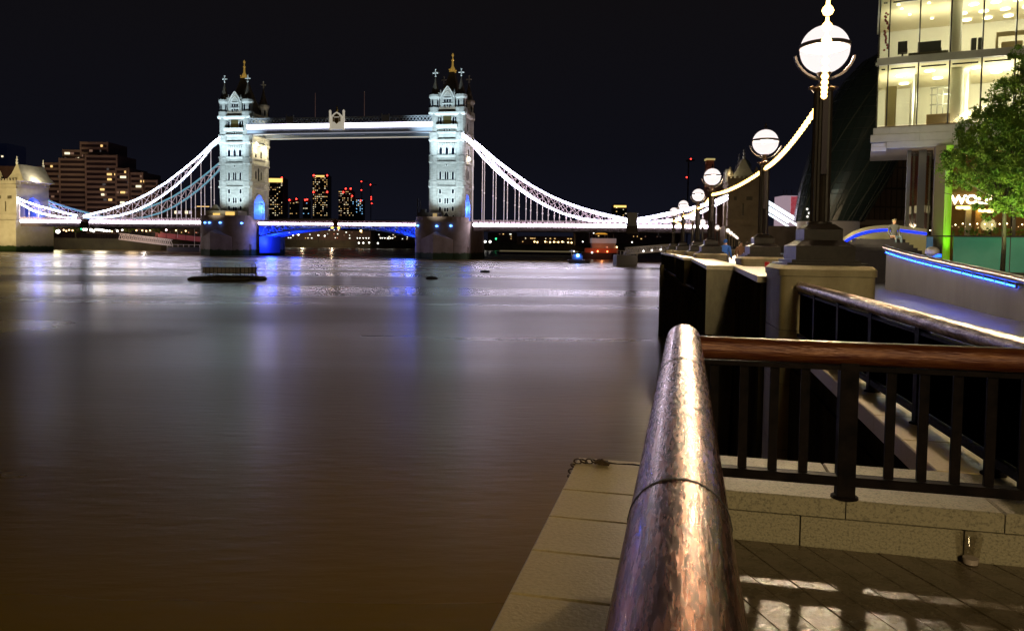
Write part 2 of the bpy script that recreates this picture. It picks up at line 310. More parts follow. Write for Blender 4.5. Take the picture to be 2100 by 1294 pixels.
        MB().box(-1.4,1.4,s*(Y+.11)-.05,s*(Y+.11)+.05,47.6,50.6).build('loggia_window',mat('olive_glass',(.05,.045,.02),.3,em=(.5,.4,.1),es=.06),t)
        MB().box(-3.9,3.9,s*(Y+.65)-.65,s*(Y+.65)+.65,46.4,46.7).box(-3.9,3.9,s*(Y+1.2)-.1,s*(Y+1.2)+.1,46.7,47.5).build('balcony',WHITE,t)
        q=MB()
        for i in range(9): q.box(-3.6+i*.9-.12,-3.6+i*.9+.12,s*(Y+.35)-.3,s*(Y+.35)+.3,40.2,40.9)
        q.box(-4,4,s*(Y+.3)-.12,s*(Y+.3)+.12,40.9,41.1).build('corbel_table',STONE,t)
    for s in(-1,1):
        for o,z,w_,h in[(-2,37.2,1,2.8),(2,35.9+1.3,1,2.8),(-2,29.,1,3.2),(2,29.,1,3.2),(0,28.4,.9,5),(0,46,1,3)]:
            x=s*X
            MB().extr([(p[0]+o,p[1]+z) for p in lancet(w_,h)],'x',x-.1,x+.1).build('window',DARKGL,t)
            q=MB(); q.extr([(p[0]+o,p[1]+z-.15) for p in lancet(w_+.55,h+.35)],'x',x-.06,x+.06).build('window_surround',STONE,t)
        q=MB()
        pp=[(s*(X+.12),-4.3,13.6),(s*(X+.12),-4.3,20)]+[(s*(X+.12),-4.3+8.6*i/8,20+3.55*math.sin(math.pi*i/8)) for i in range(1,8)]+[(s*(X+.12),4.3,20),(s*(X+.12),4.3,13.6)]
        for a,c in zip(pp,pp[1:]): q.bar(a,c,.5,.5)
        q.build('arch_moulding',STONE,t)
    return t
tw=make_tower('stone bridge tower at the far left pier')
tw.location=(-41,0,0)
tw2=dup(tw,None,(41,0,0),0,'stone bridge tower at the near right pier'); tw2.parent=bridge
# floodlights under the walkway ends on the tower sides
lampm=emit('flood_lamp',(1,.93,.75),9)
for x,y,z,r in((-41+6.6,-3,42,.6),(-41+6.6,3,41.3,.6),(41+6.6,-1,36,.65)):
    MB().lathe([(.2,-.7),(.5,-.3),(.5,.4),(.15,.7)],8,(x,y,z)).build('flood_lamp',lampm,bridge)
# piers
def make_pier(s0,label):
    xs=9.4
    nose=[(xs*math.cos(a),-11-8.5*math.sin(a)) for a in [math.pi*i/14 for i in range(15)]]
    nose=[(xs*math.copysign(abs(math.cos(math.pi*i/14))**.7,math.cos(math.pi*i/14)),-11-8.5*math.sin(math.pi*i/14)**.8) for i in range(15)]
    pl=list(reversed(nose))  # left to right (front)
    plan=[( -xs,11)]+pl+[(xs,11)]+[(x,-y) for x,y in reversed(pl)][1:-1]
    q=MB().prism(plan,-2,12.6); big=[(x*1.02,y*1.02) for x,y in plan]
    q.prism(big,12.6,13.0).prism(plan,13.0,13.5)
    p=q.build('pier',PIERM,bridge,smooth=30,loc=(s0,0,0),label=label)
    for s in(-1,1):   # pointed cutwater with sloping shoulders
        q=MB(); yb=s*12.5; yt=s*23.5
        q.add([(-9.8,yb,-2),(9.8,yb,-2),(0,yt,-2),(-9.8,yb,4.2),(9.8,yb,4.2),(0,yt,8.6),(0,s*17,10.2),(-5.4,s*19,6.9),(5.4,s*19,6.9),(-5.4,s*18.7,-2),(5.4,s*18.7,-2)],
              [(0,9,7,3),(9,2,5,7),(2,10,8,5),(10,1,4,8),(3,7,6),(7,5,6),(5,8,6),(8,4,6),(3,6,4)])
        q.build('cutwater',PIERM,p)
    lm=emit('navy_lamp',(.1,.3,1),14)
    MB().box(-6.5,6.5,-7.8,-7.3,13.5,14.2).build('pier_parapet',STONE2,p) if False else None
    q=MB()
    for a,c in zip(pl,pl[1:]): q.bar((a[0]*.97,a[1]*.985,14.05),(c[0]*.97,c[1]*.985,14.05),.3,1.1)
    q.build('pier_parapet',PIERM,p)
    return p
p1=make_pier(-41,'broad granite pier under the left tower'); p2=make_pier(41,'broad granite pier under the right tower')
bl=emit('pier_blue_lamp',(.08,.25,1),10)
for px,py,s0 in((421,457,p1),(430,457,p1),(452,457,p1),(496,458,p1),(857,463,p2),(896,464,p2),(925,463.5,p2)):
    v=ray(px,py); M2=np.array([[v[0],-_b[0]],[v[1],-_b[1]]])
    cx=-41 if s0 is p1 else 41
    # walk along the ray to the rounded pier wall
    best=None
    for k in np.linspace(.12,.22,1500):
        q=CAM+v*k-BO; s_,t_=q@_b-cx,q@_n
        if abs(s_)<9.4 and t_>-11-8.5*(max(0,1-(abs(s_)/9.4)**(1/.7*2)))**.4 and best is None: best=(s_,t_,q[2]-WZ)
    if best:
        o=MB().sph((0,0,0),.32,8,5).lathe([(.5,-.1),(.5,.1)],8,(0,.25,0)).build('blue_lamp',bl,s0,loc=(best[0],best[1]-.35,best[2]))
# cabins on the piers beside the towers
CAB=mat('cabin_stone',(.4,.36,.26),.8)
q=MB().box(-7,6,-15,-9,13.5,16.4); c1=q.build('pier_cabin',CAB,p1)
MB().box(-4,-1.2,-15.1,-15,14.2,15.5).box(1,4.6,-15.1,-15,13.8,16).build('cabin_window',emit('amber_window',(1,.62,.16),1.1),c1)
q=MB().extr([(-8.3,13.5),(-4.2,13.5),(-4.2,17),(-6.2,19),(-8.3,17)],'y',-10.5,-9); q.build('gabled_lodge',CAB,p1)
q=MB().box(-8.5,-1,-14,-9,13.5,16.2).box(-8.9,-8.6,-13,-12.7,13.5,21).box(-8.2,-8,-12,-11.8,16.2,20.5).box(-7.5,-6,-13,-11,16.2,17.4); c2=q.build('pier_cabin',mat('cabin_dark',(.07,.07,.08),.7),p2)
MB().box(-2.9,-1.4,-14.1,-14,14.6,15.9).build('cabin_window',emit('dim_amber',(1,.7,.3),.4),c2)
# walkways
for k,y in enumerate((-6,6)):
    L=35.6
    q=MB().box(-L,L,y-1.6,y+1.6,45.05,46.2).box(-L,L,y-1.7,y+1.7,48.6,48.75).box(-L,L,y-1.5,y+1.5,46.2,48.6)
    wk=q.build('high_walkway',STEELP,bridge,label='high walkway between the towers, '+('river facing' if k==0 else 'far side'))
    MB().box(-L,L,y-1.78,y-1.62,46.95,48.5).build('light_strip',LEDW if k==0 else LEDC,wk)
    MB().box(-L,L,y-1.75,y-1.55,44.85,45.15).build('lower_edge_glow',emit('edge_glow_warm',(1,.93,.75),.55) if k else emit('edge_glow_cool',(.8,.85,1),.35),wk)  # light on the walkway's bottom edge, painted as a glowing bar
    q=MB(); n_=56; LAT=mat('lattice_paint',(.40,.42,.46),.5)
    for i in range(n_):
        x0=-L+2*L*i/n_; x1=-L+2*L*(i+1)/n_
        q.bar((x0,y-1.6,48.85),(x1,y-1.6,50.6),.14,.2); q.bar((x0,y-1.62,50.6),(x1,y-1.62,48.85),.14,.2)
    q.box(-L,L,y-1.7,y-1.5,50.6,50.85).box(-L,L,y+1.4,y+1.6,50.6,50.85); q.build('lattice_railing',LAT,wk)
    q=MB()
    for x in(-18.4,18.4): q.box(x-1.4,x+1.4,y-1.85,y-1.5,48.9,51.2).box(x-1.5,x-1.2,y-1.9,y-1.4,48.9,51.7).box(x+1.2,x+1.5,y-1.9,y-1.4,48.9,51.7)
    q.build('walkway_panel',LAT,wk)
    if k==0:
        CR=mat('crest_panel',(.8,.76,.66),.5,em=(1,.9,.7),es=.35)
        cr=MB().extr([(-2.3,46.4),(2.3,46.4),(2.3,50.2),(1.9,51.3),(1,52.1),(0,52.6),(-1,52.1),(-1.9,51.3),(-2.3,50.2)],'y',y-2.2,y-1.85).box(-2.9,-2.3,y-2.3,y-1.6,46.2,52.4).box(2.3,2.9,y-2.3,y-1.6,46.2,52.4).lathe([(.45,52.4),(.5,52.9),(.1,53.4)],6,(-2.6,y-2,0)).lathe([(.45,52.4),(.5,52.9),(.1,53.4)],6,(2.6,y-2,0)).build('crest_panel',CR,wk)
        MB().extr([(-.9,50.5),(.9,50.5),(.9,49),(0,48.2),(-.9,49)],'y',y-2.35,y-2.2).box(-1.5,-1,y-2.33,y-2.2,49,50.8).box(1,1.5,y-2.33,y-2.2,49,50.8).lathe([(1,50.8),(1.1,51.2),(.6,51.7),(.1,52)],8,(0,y-2.25,0),sy=.15).lathe([(.35,52.6),(.5,53.2),(.15,53.8),(.3,54.3),(.05,54.9)],8,(0,y-2,0)).build('crest_shield',mat('crest_gilt',(.55,.34,.06),.35,metal=.6),wk)
        for x,pc in((-9.3,'red flag on the left pole'),(9.7,'red flag on the right pole')):
            fp=MB().lathe([(.12,50.8),(.08,60)],6,(x,y,0)).build('flagpole',mat('pole_glow',(.3,.22,.2),.5,em=(1,.5,.4),es=.05),wk)  # pole colour includes a faint painted glow
# decks
PAR=mat('parapet_paint',(.62,.52,.56),.5)
DK=mat('deck_girder',(.10,.075,.07),.6)
def strip(s0,s1,nm='deck_light_strip'):
    return MB().box(s0,s1,-9.32,-9.1,11.75,12.6).build(nm,LED,bridge)
for s0,s1 in((-132,-105),(-101,-51.4),(51.4,104.6),(108.4,133)):
    d=MB().box(s0,s1,-9,9,11.2,12.6).box(s0,s1,-9.1,-8.7,10.1,11.7).box(s0,s1,8.7,9.1,10.1,11.7).build('road_deck',DK,bridge)
    MB().box(s0,s1,-9.32,-9.1,11.7,12.55).build('light_strip',LED,d)
    q=MB(); n_=int((s1-s0)/1.9)
    q.box(s0,s1,-9.2,-9.0,13.65,13.8)
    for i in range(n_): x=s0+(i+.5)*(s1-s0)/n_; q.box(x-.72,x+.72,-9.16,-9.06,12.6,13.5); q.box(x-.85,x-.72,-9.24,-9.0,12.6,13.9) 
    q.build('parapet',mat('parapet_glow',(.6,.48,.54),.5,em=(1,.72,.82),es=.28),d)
for x in(-103,106.5):
    MB().box(x-1.9,x+1.9,-9.6,9.4,9.6,12.2).build('deck_bearing',DK,bridge)
    MB().box(x-1.7,x+1.7,-9.4,-8.2,12.2,16.4).box(x-2,x+2,-9.5,-8.1,16.4,16.7).build('link_housing',mat('housing',(.45,.45,.45),.5),bridge) if x>0 else None
# bascule span
def arcz(s): return 10.9-3.7*(abs(s)/30.6)**2
d=MB().box(-30.4,30.4,-8.6,8.6,11.2,12.0).build('bascule_deck',DK,bridge)
MB().box(-30.4,-.5,-8.95,-8.75,11.75,12.35).box(.5,30.4,-8.95,-8.75,11.75,12.35).build('light_strip',LED,d)
q=MB()
q.box(-30.4,30.4,-8.9,-8.8,13.1,13.25)
for i in range(33): x=-30+i*60/32; q.box(x-.75,x+.75,-8.86,-8.82,12.4,13.); q.box(x-.9,x-.78,-8.94,-8.78,12.4,13.3)
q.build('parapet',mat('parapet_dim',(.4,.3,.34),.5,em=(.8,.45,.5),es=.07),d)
for y in(-8.5,-2.8,2.8,8.5):
    q=MB()
    pts=[(s,y,arcz(s)) for s in np.linspace(-30.4,30.4,25)]
    for a,c in zip(pts,pts[1:]): q.bar(a,c,.35,.5)
    k=0
    for a,c in zip(pts,pts[1:]):
        if abs(a[0])>9: q.bar((a[0],y,11.2) if k%2 else a,c if k%2 else (c[0],y,11.2),.22,.3); q.bar(a,(a[0],y,11.2),.18,.2)
        k+=1
    q.build('arch_girder',mat('girder_blue_paint',(.12,.2,.5),.5),d)
MB().box(-1.6,-.9,-9.3,-8.9,10.4,10.9).box(.9,1.6,-9.3,-8.9,10.4,10.9).build('span_lamp',emit('amber_lamp',(1,.6,.05),6),d)
MB().extr([(-.9,10.9),(.9,10.9),(1.1,13),(0,14),(-1.1,13)],'y',-9.1,-8.97).build('span_badge',mat('badge',(.25,.1,.06),.5),d)
# blue abutment faces beneath the bascule roots
for sx in(-1,1):
    MB().box(30.5 if sx>0 else -30.68,30.68 if sx>0 else -30.5,-8,8,1,11).build('girder_recess',mat('recess_blue',(.08,.1,.3),.6),bridge)
# chains
TOP=[(46.5,44.3),(49.5,42.2),(55.5,37.),(62.3,32.),(69.2,27.3),(76.8,23.1),(82.5,20.6),(89.,18.3),(95.,16.6),(100.6,15.4),(104.7,14.5)]
LOW=[(46.5,43.3),(50,40.7),(54.1,36),(59.9,30.4),(65.2,26.1),(70.8,22.3),(76.4,19.1),(82.4,16.5),(89.1,14.7),(96.8,13.7),(104.7,14.0)]
T2=[(108,14.6),(113,15.5),(118.3,16.7),(125,18.2),(132.,20.2),(138.5,23)]
L2=[(108,13.7),(113,13.6),(119.2,14.4),(124,15.3),(128,16.5),(133,18.9),(138.5,22)]
def ip(P,s): return float(np.interp(s,[a for a,_ in P],[c for _,c in P]))
def chain(sg,y,ledm,label):
    for Tp,Lw,s0,s1,nn,pn in((TOP,LOW,46.5,104.7,14,'long tower '),(T2,L2,108,138.5,7,'short shore ')):
        c=MB(); led=MB(); web=MB(); hang=[]
        for P in(Tp,Lw):
            pts=[(sg*a,y,z) for a,z in P]
            for a,b_ in zip(pts,pts[1:]): c.bar(a,b_,.5,.8); a2=(a[0],a[1]-.36,a[2]); b2=(b_[0],b_[1]-.36,b_[2]); led.bar(a2,b2,.18,.36)
        S=np.linspace(s0,s1,nn+1)
        for i in range(nn):
            a,b_=S[i],S[i+1]
            if ip(Tp,(a+b_)/2)-ip(Lw,(a+b_)/2)>.9:
                web.bar((sg*a,y,ip(Lw,a)),(sg*b_,y,ip(Tp,b_)),.16,.2); web.bar((sg*a,y+.1,ip(Tp,a)),(sg*b_,y+.1,ip(Lw,b_)),.16,.2); web.bar((sg*b_,y,ip(Lw,b_)),(sg*b_,y,ip(Tp,b_)),.16,.2)
            if i<nn-1 or s0<50: hang.append(b_)
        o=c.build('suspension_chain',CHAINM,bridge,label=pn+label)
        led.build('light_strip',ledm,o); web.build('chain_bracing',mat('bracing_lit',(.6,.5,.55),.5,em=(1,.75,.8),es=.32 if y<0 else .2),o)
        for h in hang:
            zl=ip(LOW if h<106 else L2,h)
            if zl-13.8>.4: MB().lathe([(.13,13.2),(.13,zl)],6,(sg*h,y,0)).lathe([(.25,13.2+(zl-13.2)*.45),(.25,13.2+(zl-13.2)*.45+.5)],6,(sg*h,y,0)).build('hanger_rod',mat('hanger_glow',(.7,.62,.62),.5,em=(1,.82,.85),es=.5),o)  # light on the rods is painted in as a pinkish glow
for sg in(-1,1):
    chain(sg,-7.2,LED if sg>0 else emit('led_cool_a',(.85,.9,1.05),19),('right' if sg>0 else 'left')+' front chain')
    chain(sg,8.2,LED if sg>0 else emit('led_teal',(.25,.6,.75),.75),('right' if sg>0 else 'left')+' back chain')
    for y in(-7.2,8.2):
        MB().lathe([(1.3,-.5),(1.3,.5)],14).build('chain_pin',WHITE,bridge).matrix_local=Matrix.Translation((sg*106.3,y-.2,14.3))@Matrix.Rotation(R(90),4,'X')
# land ties beyond the right abutment
for y in(-7.2,8.2):
    o=MB().bar((147,y,22.6),(160,y,14.4),.7,1.0).bar((147,y+.3,21.2),(160,y+.3,12.8),.5,.5).build('land_tie',CHAINM,bridge); MB().bar((147,y-.5,22.6),(160,y-.5,14.4),.2,1.1).bar((147,y-.4,21.2),(160,y-.4,12.8),.2,.6).build('light_strip',emit('led_tie',(.85,.92,1),2.5),o)
# abutments
def abut(sg,label,wm,rm):
    cx=sg*(139.5 if sg<0 else 142.6); h=4.9
    q=MB().box(cx-h,cx+h,-8.2,-4,12.5,26.4).box(cx-h,cx+h,4,8.2,12.5,26.4)
    ar2=[(-4,19)]+[(-4+8*i/8,19+3*math.sin(math.pi*i/8)) for i in range(1,8)]+[(4,19)]
    for (y0,z0),(y1,z1) in zip(ar2,ar2[1:]): q.hexa([(cx-h,y0,z0),(cx+h,y0,z0),(cx+h,y1,z1),(cx-h,y1,z1)],[(cx-h,y0,26.4),(cx+h,y0,26.4),(cx+h,y1,26.4),(cx-h,y1,26.4)])
    q.box(cx-h-.8,cx+h+.8,-9.5,9.5,-2,12.5)
    q.box(cx-h-.4,cx+h+.4,-8.6,-8.2,14.5,15).box(cx-h-.3,cx+h+.3,-8.5,-8.2,24.9,25.4)
    a=q.build('abutment_tower',wm,bridge,label=label)
    q=MB().box(cx-h-.3,cx+h+.3,-8.5,8.5,26.4,26.8)
    for y in(-8.4,8.4): q.box(cx-h-.2,cx+h+.2,y-.15,y+.15,26.9,28.2)
    for x in(cx-h,cx+h): q.box(x-.15,x+.15,-8.2,8.2,26.9,28.2)
    for i in range(8): q.box(cx-h+i*1.38-.35,cx-h+i*1.38+.35,-8.6,-8.3,28.2,28.9)
    q.build('parapet',wm,a)
    for x,z,w_,h_ in((-2.6,21,1,1.2),(1.9,21,1.9,1.2),(0,16,.5,4)): MB().box(cx+x-w_/2,cx+x+w_/2,-8.28,-8.18,z,z+h_).build('window',mat('dull_pane',(.12,.1,.06),.4),a)
    rx=cx+(4. if sg<0 else 0); q=MB().hexa([(rx-4.3,-8,28),(rx+4.3,-8,28),(rx+4.3,8,28),(rx-4.3,8,28)],[(rx-2.2,-7.0,31),(rx+2.2,-7.0,31),(rx+2.2,7.0,31),(rx-2.2,7.0,31)]).hexa([(rx-2.2,-7,31),(rx+2.2,-7,31),(rx+2.2,7,31),(rx-2.2,7,31)],[(rx-.35,-6.6,34.8),(rx+.35,-6.6,34.8),(rx+.35,6.6,34.8),(rx-.35,6.6,34.8)])
    q.build('roof',rm,a)
    for y in(-6.6,6.6): MB().lathe([(.35,34.7),(.5,35.6),(.2,35.9),(.45,36.6),(.15,37.1),(.3,37.6),(.05,38.)],8,(rx,y,0)).build('roof_finial',WHITE,a,smooth=50)
    for y in(-6.2,6.2):
        for x in(cx-4.2,cx+4.2): MB().lathe([(1.05,26.8),(1.05,29.4),(1.25,29.7),(.7,30.9),(.1,32.2)],8,(x,y,0)).build('corner_turret',wm,a,smooth=30)
    q=MB(); x=cx-sg*h
    for o in(-2.2,2.2): q.extr([(p[0]+o,p[1]+27.6) for p in lancet(1.6,4.2)],'x',x-.5,x+.5)
    q.build('gable_window',WHITE,a)
    return a
CREAM=mat('cream_stone',(.5,.45,.32),.8,c2=(.6,.54,.4),sc_=.6,bump=.4,bsc=2)
abut(-1,'cream floodlit gatehouse at the left end of the bridge',ABUTM,CREAM)
abut(1,'brown stone gatehouse at the right end of the bridge',algae('abutment_brown',(.26,.2,.12),(.34,.27,.17),WZ+1,.4),CREAM)
# approach beyond the gatehouses
MB().box(147.8,230,-8.5,8.5,3.6,12.6).build('approach_viaduct',STONE2,bridge)
MB().box(-230,-144.8,-8.5,8.5,-1,12.6).build('approach_viaduct',STONE2,bridge)
# architectural floodlighting
def bspot(nm,l,t,e,c,size,blend=.35,rad=1.): return spot(nm,BR(*l),BR(*t),e,c,size,blend,rad)
for s0,k in((-41,1.),(41,1.)):
    bspot('tower_floodlight',(s0-2,-31,14.2),(s0,-7,58),200000*k,(.66,.88,1),42,.6,.4); bspot('tower_floodlight',(s0+1,-31,14.2),(s0,-7,28),50000*k,(.68,.9,1),46,.6,.4)
    bspot('tower_floodlight_low',(s0,-27,13.9),(s0,-7,22),3500,(1,.95,.78),60,.9)
    bspot('finial_floodlight',(s0-1,-16,53),(s0,0,70),900,(1,.8,.4),40,.5)
bspot('side_floodlight',(-8,-3,12),(-36,0,36),26000,(1,.8,.42),60,.6)
bspot('side_floodlight',(80,-3,13),(48,0,36),9000,(1,.66,.35),70,.6)
bspot('side_floodlight',(75,-30,2),(47,-6,40),3500,(1,.6,.35),60,.6)
point('walkway_lamp',BR(-32.5,-3,40.5),1500,(1,.85,.5),.5); point('walkway_lamp',BR(-32.5,3.2,40),1500,(1,.85,.5),.5); point('walkway_lamp',BR(49,-2,36),500,(1,.8,.5),.5)
for s0 in(-41,41):
    point('arch_lamp',BR(s0+4.7,2.5,18),3600 if s0<0 else 3000,(.03,.1,1),.4); point('arch_lamp',BR(s0+1,2.,17),250,(.1,.5,1),.4)
for s0 in(-1,1): point('girder_lamp',BR(s0*27,-5.4,6.9),6000,(.02,.09,1),1.8); point('girder_lamp',BR(s0*20,0,7.5),2600,(.02,.09,1),1.8)
point('recess_lamp',BR(-29,-3,5),2600,(.03,.05,1),1.4)
point('arch_lamp',BR(-133.5,1,16),5500,(.03,.08,1),.4)
bspot('abutment_floodlight',(-118,-60,4),(-140,-8,20),165000,(1,.80,.40),44,.6)
bspot('abutment_floodlight',(122,-55,3),(141,-8,14),7500,(1,.75,.42),40,.6)
point('roof_lamp',BR(-129.6,-2,29.5),1500,(1,.93,.75),.4); point('roof_lamp',BR(137,-8.4,29.8),420,(1,.9,.6),.3)
for s0 in(-41,41): bspot('pier_floodlight',(s0-26,-75,6),(s0,-22,7),3800 if s0<0 else 2800,(1,.72,.6),30,.8)
spot('fill_light_behind',(7,-45,20),(-12,25,-2),34000,(1,.80,.42),95,.8,4)  # added warm fill for the water and terrace, unseen behind the camera
# ================================================================ foreground terrace
LIRON=mat('lamp_iron',(.014,.010,.008),.42,c2=(.028,.02,.015),sc_=7,bump=.12,spec=.28)
GRAN=mat('speckled_granite',(.30,.255,.16),.6,c2=(.09,.075,.045),sc_=85,bump=.3,bsc=120,thr=(.48,.72),det=6)
COPE=mat('coping_granite',(.50,.38,.18),.42,c2=(.36,.27,.12),sc_=60,bump=.12,bsc=70,thr=(.45,.8),det=8)
WALLS=mat('lit_wall_stone',(.16,.14,.085),.75,c2=(.06,.055,.035),sc_=1.6,bump=.5,bsc=6,stretch=(1,1,.4))  # paler copy of the wall stone for the face that catches light
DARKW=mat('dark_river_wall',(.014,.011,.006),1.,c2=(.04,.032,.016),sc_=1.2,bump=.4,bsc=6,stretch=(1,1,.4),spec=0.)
RAILM=mat('worn_handrail',(.075,.013,.005),.27,metal=.85,c2=(.38,.13,.06),sc_=110,thr=(.36,.68),stretch=(1,.13,1),bump=.2,bsc=210,rvar=.06,det=8,coat=.1)
RAILM.node_tree.nodes['Bump'].inputs['Distance'].default_value=.0022; RAILM.node_tree.nodes['Bump'].inputs['Strength'].default_value=.55
RAILC=mat('worn_handrail_cross',(.07,.012,.006),.32,metal=.3,c2=(.19,.065,.016),sc_=26,thr=(.38,.72),stretch=(.25,1,2),bump=.3,bsc=70,det=8)
JOINT=mat('rail_joint',(.01,.006,.005),.6)
# terrace base walls
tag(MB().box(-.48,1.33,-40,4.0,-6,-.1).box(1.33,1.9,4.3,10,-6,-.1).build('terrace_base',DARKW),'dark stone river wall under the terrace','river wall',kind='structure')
def deck():
    b=MB(); a=math.atan2(-.38,.19); dx,dy=math.cos(a),math.sin(a); nx,ny=-dy,dx; w_=.142; rg=random.Random(3)
    # boards as long strips clipped to the rectangle x .115..1.775, y -3..3.685
    def clip(P):
        for (A,B,C) in((1,0,-.115),(-1,0,1.775),(0,1,3.),(0,-1,3.685)):
            o=[]
            for i in range(len(P)):
                p,q=P[i],P[(i+1)%len(P)]; u=A*p[0]+B*p[1]+C; v=A*q[0]+B*q[1]+C
                if u>=0: o.append(p)
                if u*v<0: t=u/(u-v); o.append((p[0]+(q[0]-p[0])*t,p[1]+(q[1]-p[1])*t))
            P=o
            if len(P)<3: return None
        return P
    c0=(.9,3.2)
    for k in range(-45,46):
        o=k*w_; s=c0[0]+nx*o,c0[1]+ny*o; h=w_/2-.0035
        P=[(s[0]-dx*12+nx*-h,s[1]-dy*12+ny*-h),(s[0]+dx*12-nx*h,s[1]+dy*12-ny*h),(s[0]+dx*12+nx*h,s[1]+dy*12+ny*h),(s[0]-dx*12+nx*h,s[1]-dy*12+ny*h)]
        P=clip(P)
        if P:
            A=sum(P[i][0]*P[(i+1)%len(P)][1]-P[(i+1)%len(P)][0]*P[i][1] for i in range(len(P)))
            if A<0: P=P[::-1]
            z=rg.uniform(-.0015,.0015); b.prism(P,-.03+z,z)
    return b
tag(deck().build('deck_boards',mat('wet_deck_wood',(.085,.06,.028),.28,c2=(.20,.15,.10),sc_=9,bump=.25,bsc=40,stretch=(1,1,1),rvar=.12,thr=(.3,.7)),),'wet timber deck boards laid on the slant','deck',kind='structure')
tag(MB().box(.11,1.78,-3,3.69,-.1,-.034).build('deck_underlay',JOINT),'dark bed under the deck boards','ground',kind='structure')
# coping (cross arm and arm beside the water) with lower course
def stones(b,xs,y0,y1,z0,z1,g=.0025,bev=.008):
    for a,c in zip(xs,xs[1:]): b.prism([(a+g,y0),(c-g,y0),(c-g,y1),(a+g,y1)],z0,z1-bev,None); b.frus(a+g,c-g,y0,y1,z1-bev,z1,bev)
kt=thing('stone_kerb',(0.1,3.9,0),'speckled granite kerb with a smooth top under the cross railing','kerb')
def pk(b,nm,m,**k): o=b.build(nm,m,kt,**k); o.location=(-.1,-3.9,0); return o
b=MB(); stones(b,[-.1,.757,1.42,2.4],3.70,4.33,.142,.23); pk(b,'coping_stones',GRAN)
b=MB(); stones(b,[.1,.56,1.26,1.95,2.6],3.706,4.30,-.2,.134,bev=.001,g=.0035); pk(b,'kerb_course',GRAN)
pk(MB().box(.1,2.4,3.73,4.28,-.18,.2),'kerb_mortar',JOINT)
kt2=thing('stone_ledge',(-.2,2,0),'smooth sandy granite ledge along the water left of the near handrail','ledge')
b=MB(); ys=[-1.6,-.55,.1,.6,1.02,1.40,1.775,2.15,2.55,2.98,3.43,4.07]
ys=[-1.2,-.3,.25,.75,1.2,1.62,2.02,2.40,2.77,3.14,3.51,4.07]
for a,c in zip(ys,ys[1:]): b.prism([(-.555,a+.0018),(.11,a+.0018),(.11,c-.0018),(-.555,c-.0018)],.12,.222); b.frus(-.555,.11,a+.0018,c-.0018,.222,.23,.007)
o=b.build('coping_stones',COPE,kt2); o.location=(.2,-2,0)
o=MB().box(-.53,.1,-1.2,4.05,-.2,.119).box(-.54,.09,-1.2,4.04,.119,.215).build('ledge_course',DARKW,kt2); o.location=(.2,-2,0)
# recess coping along the river wall (under the right railing)
kt3=thing('stone_ledge',(1.55,7,0),'pale stone ledge with railing posts running away from the terrace to the first lamp pillar','ledge')
b=MB(); yy=[4.335,5.0,5.7,6.45,7.2,7.95,8.7,9.35,9.93]
for a,c in zip(yy,yy[1:]): b.prism([(1.33,a+.002),(1.78,a+.002),(1.78,c-.002),(1.33,c-.002)],.10,.222); b.frus(1.33,1.78,a+.002,c-.002,.222,.23,.007)
o=b.build('coping_stones',COPE,kt3); o.location=(-1.55,-7,0)
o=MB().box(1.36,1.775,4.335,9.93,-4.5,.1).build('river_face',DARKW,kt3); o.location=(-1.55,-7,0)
# railings
def arc_tube(p0,p1,r,seg=40): return [tuple(Vector(p0).lerp(Vector(p1),i/seg)) for i in range(seg+1)]
def railing(name,loc,label,A,B,posts,nb,handm,hand_r,jts=(),hz=.955,panels=False):
    t=thing(name,loc,label,'railing'); L=Vector(loc)
    def bd(b,nm,m,**k): o=b.build(nm,m,t,**k); o.location=-L; return o
    A=Vector(A);B=Vector(B); d=(B-A); Ln=d.length; u=d.normalized(); at=lambda s,z:(A.x+u.x*s,A.y+u.y*s,z)
    h=MB().tube([at(s,hz) for s in np.linspace(0,Ln,int(Ln/.05)+2)],hand_r,28); hd=bd(h,'handrail',handm,smooth=60)
    bd(MB().ribbon([at(-.0,.848),at(Ln,.848)],.06,.022),'top_bar',BLACKM)
    b=MB().ribbon([at(0,.315),at(Ln,.315)],.055,.04).extr([(-.02,0),(.02,0),(0,.001)],'x',0,.001); bd(MB().ribbon([at(0,.315),at(Ln,.315)],.06,.045),'bottom_bar',BLACKM)
    for s in jts: bd(MB().tube([at(s-.003,hz),at(s+.003,hz)],hand_r+.0016,28),'rail_joint',JOINT,smooth=60)
    for s in posts:
        x,y,_=at(s,0); a=math.atan2(u.y,u.x); M=Matrix.Translation((x,y,0))@Matrix.Rotation(a,4,'Z')
        bd(MB(M).box(-.04,.04,-.035,.035,.236,.9).lathe([(.062,.2305),(.062,.238),(.05,.244)],16),'post',BLACKM)
    if panels:
        for s in np.arange(.0,Ln-.5,.62): bd(MB().ribbon([at(s+.004,.595),at(s+.614,.595)],.012,.5),'infill_panel',mat('infill_panel',(.002,.0015,.002),.95,spec=0.))
    base=None
    for s in nb:
        x,y,_=at(s,0); 
        if base is None:
            a=math.atan2(u.y,u.x); base=MB(Matrix.Rotation(a,4,'Z')).box(-.0205,.0205,-.01,.01,.336,.852).build('baluster',BLACKM,t,loc=Vector((x,y,0))-L)
        else: inst(base,t,Vector((x,y,0))-L)
    return t
bal=[.18+.139*i for i in range(-1,20)]
p=.757
railing('riverside_railing',(0,3.74,.23),'black iron railing with a worn brown handrail crossing the frame','A' and (.0,3.74,0),(1.62,3.74,0),[p],[p+.139*1.34+.139*i for i in range(0,5)]+[p-.139*1.36-.139*i for i in range(0,4)],RAILC,.055,hz=.915)
railing('riverside_railing',(0,1.5,.23),'big worn metal handrail coming straight at the camera','B' and (0,-1.0,0),(0,3.66,0),[.2,1.7,3.2],[.35+.139*i for i in range(0,28) if abs(.35+.139*i-1.7)>.06 and abs(.35+.139*i-3.2)>.06],RAILM,.081,hz=.952,jts=(2.2,3.53))
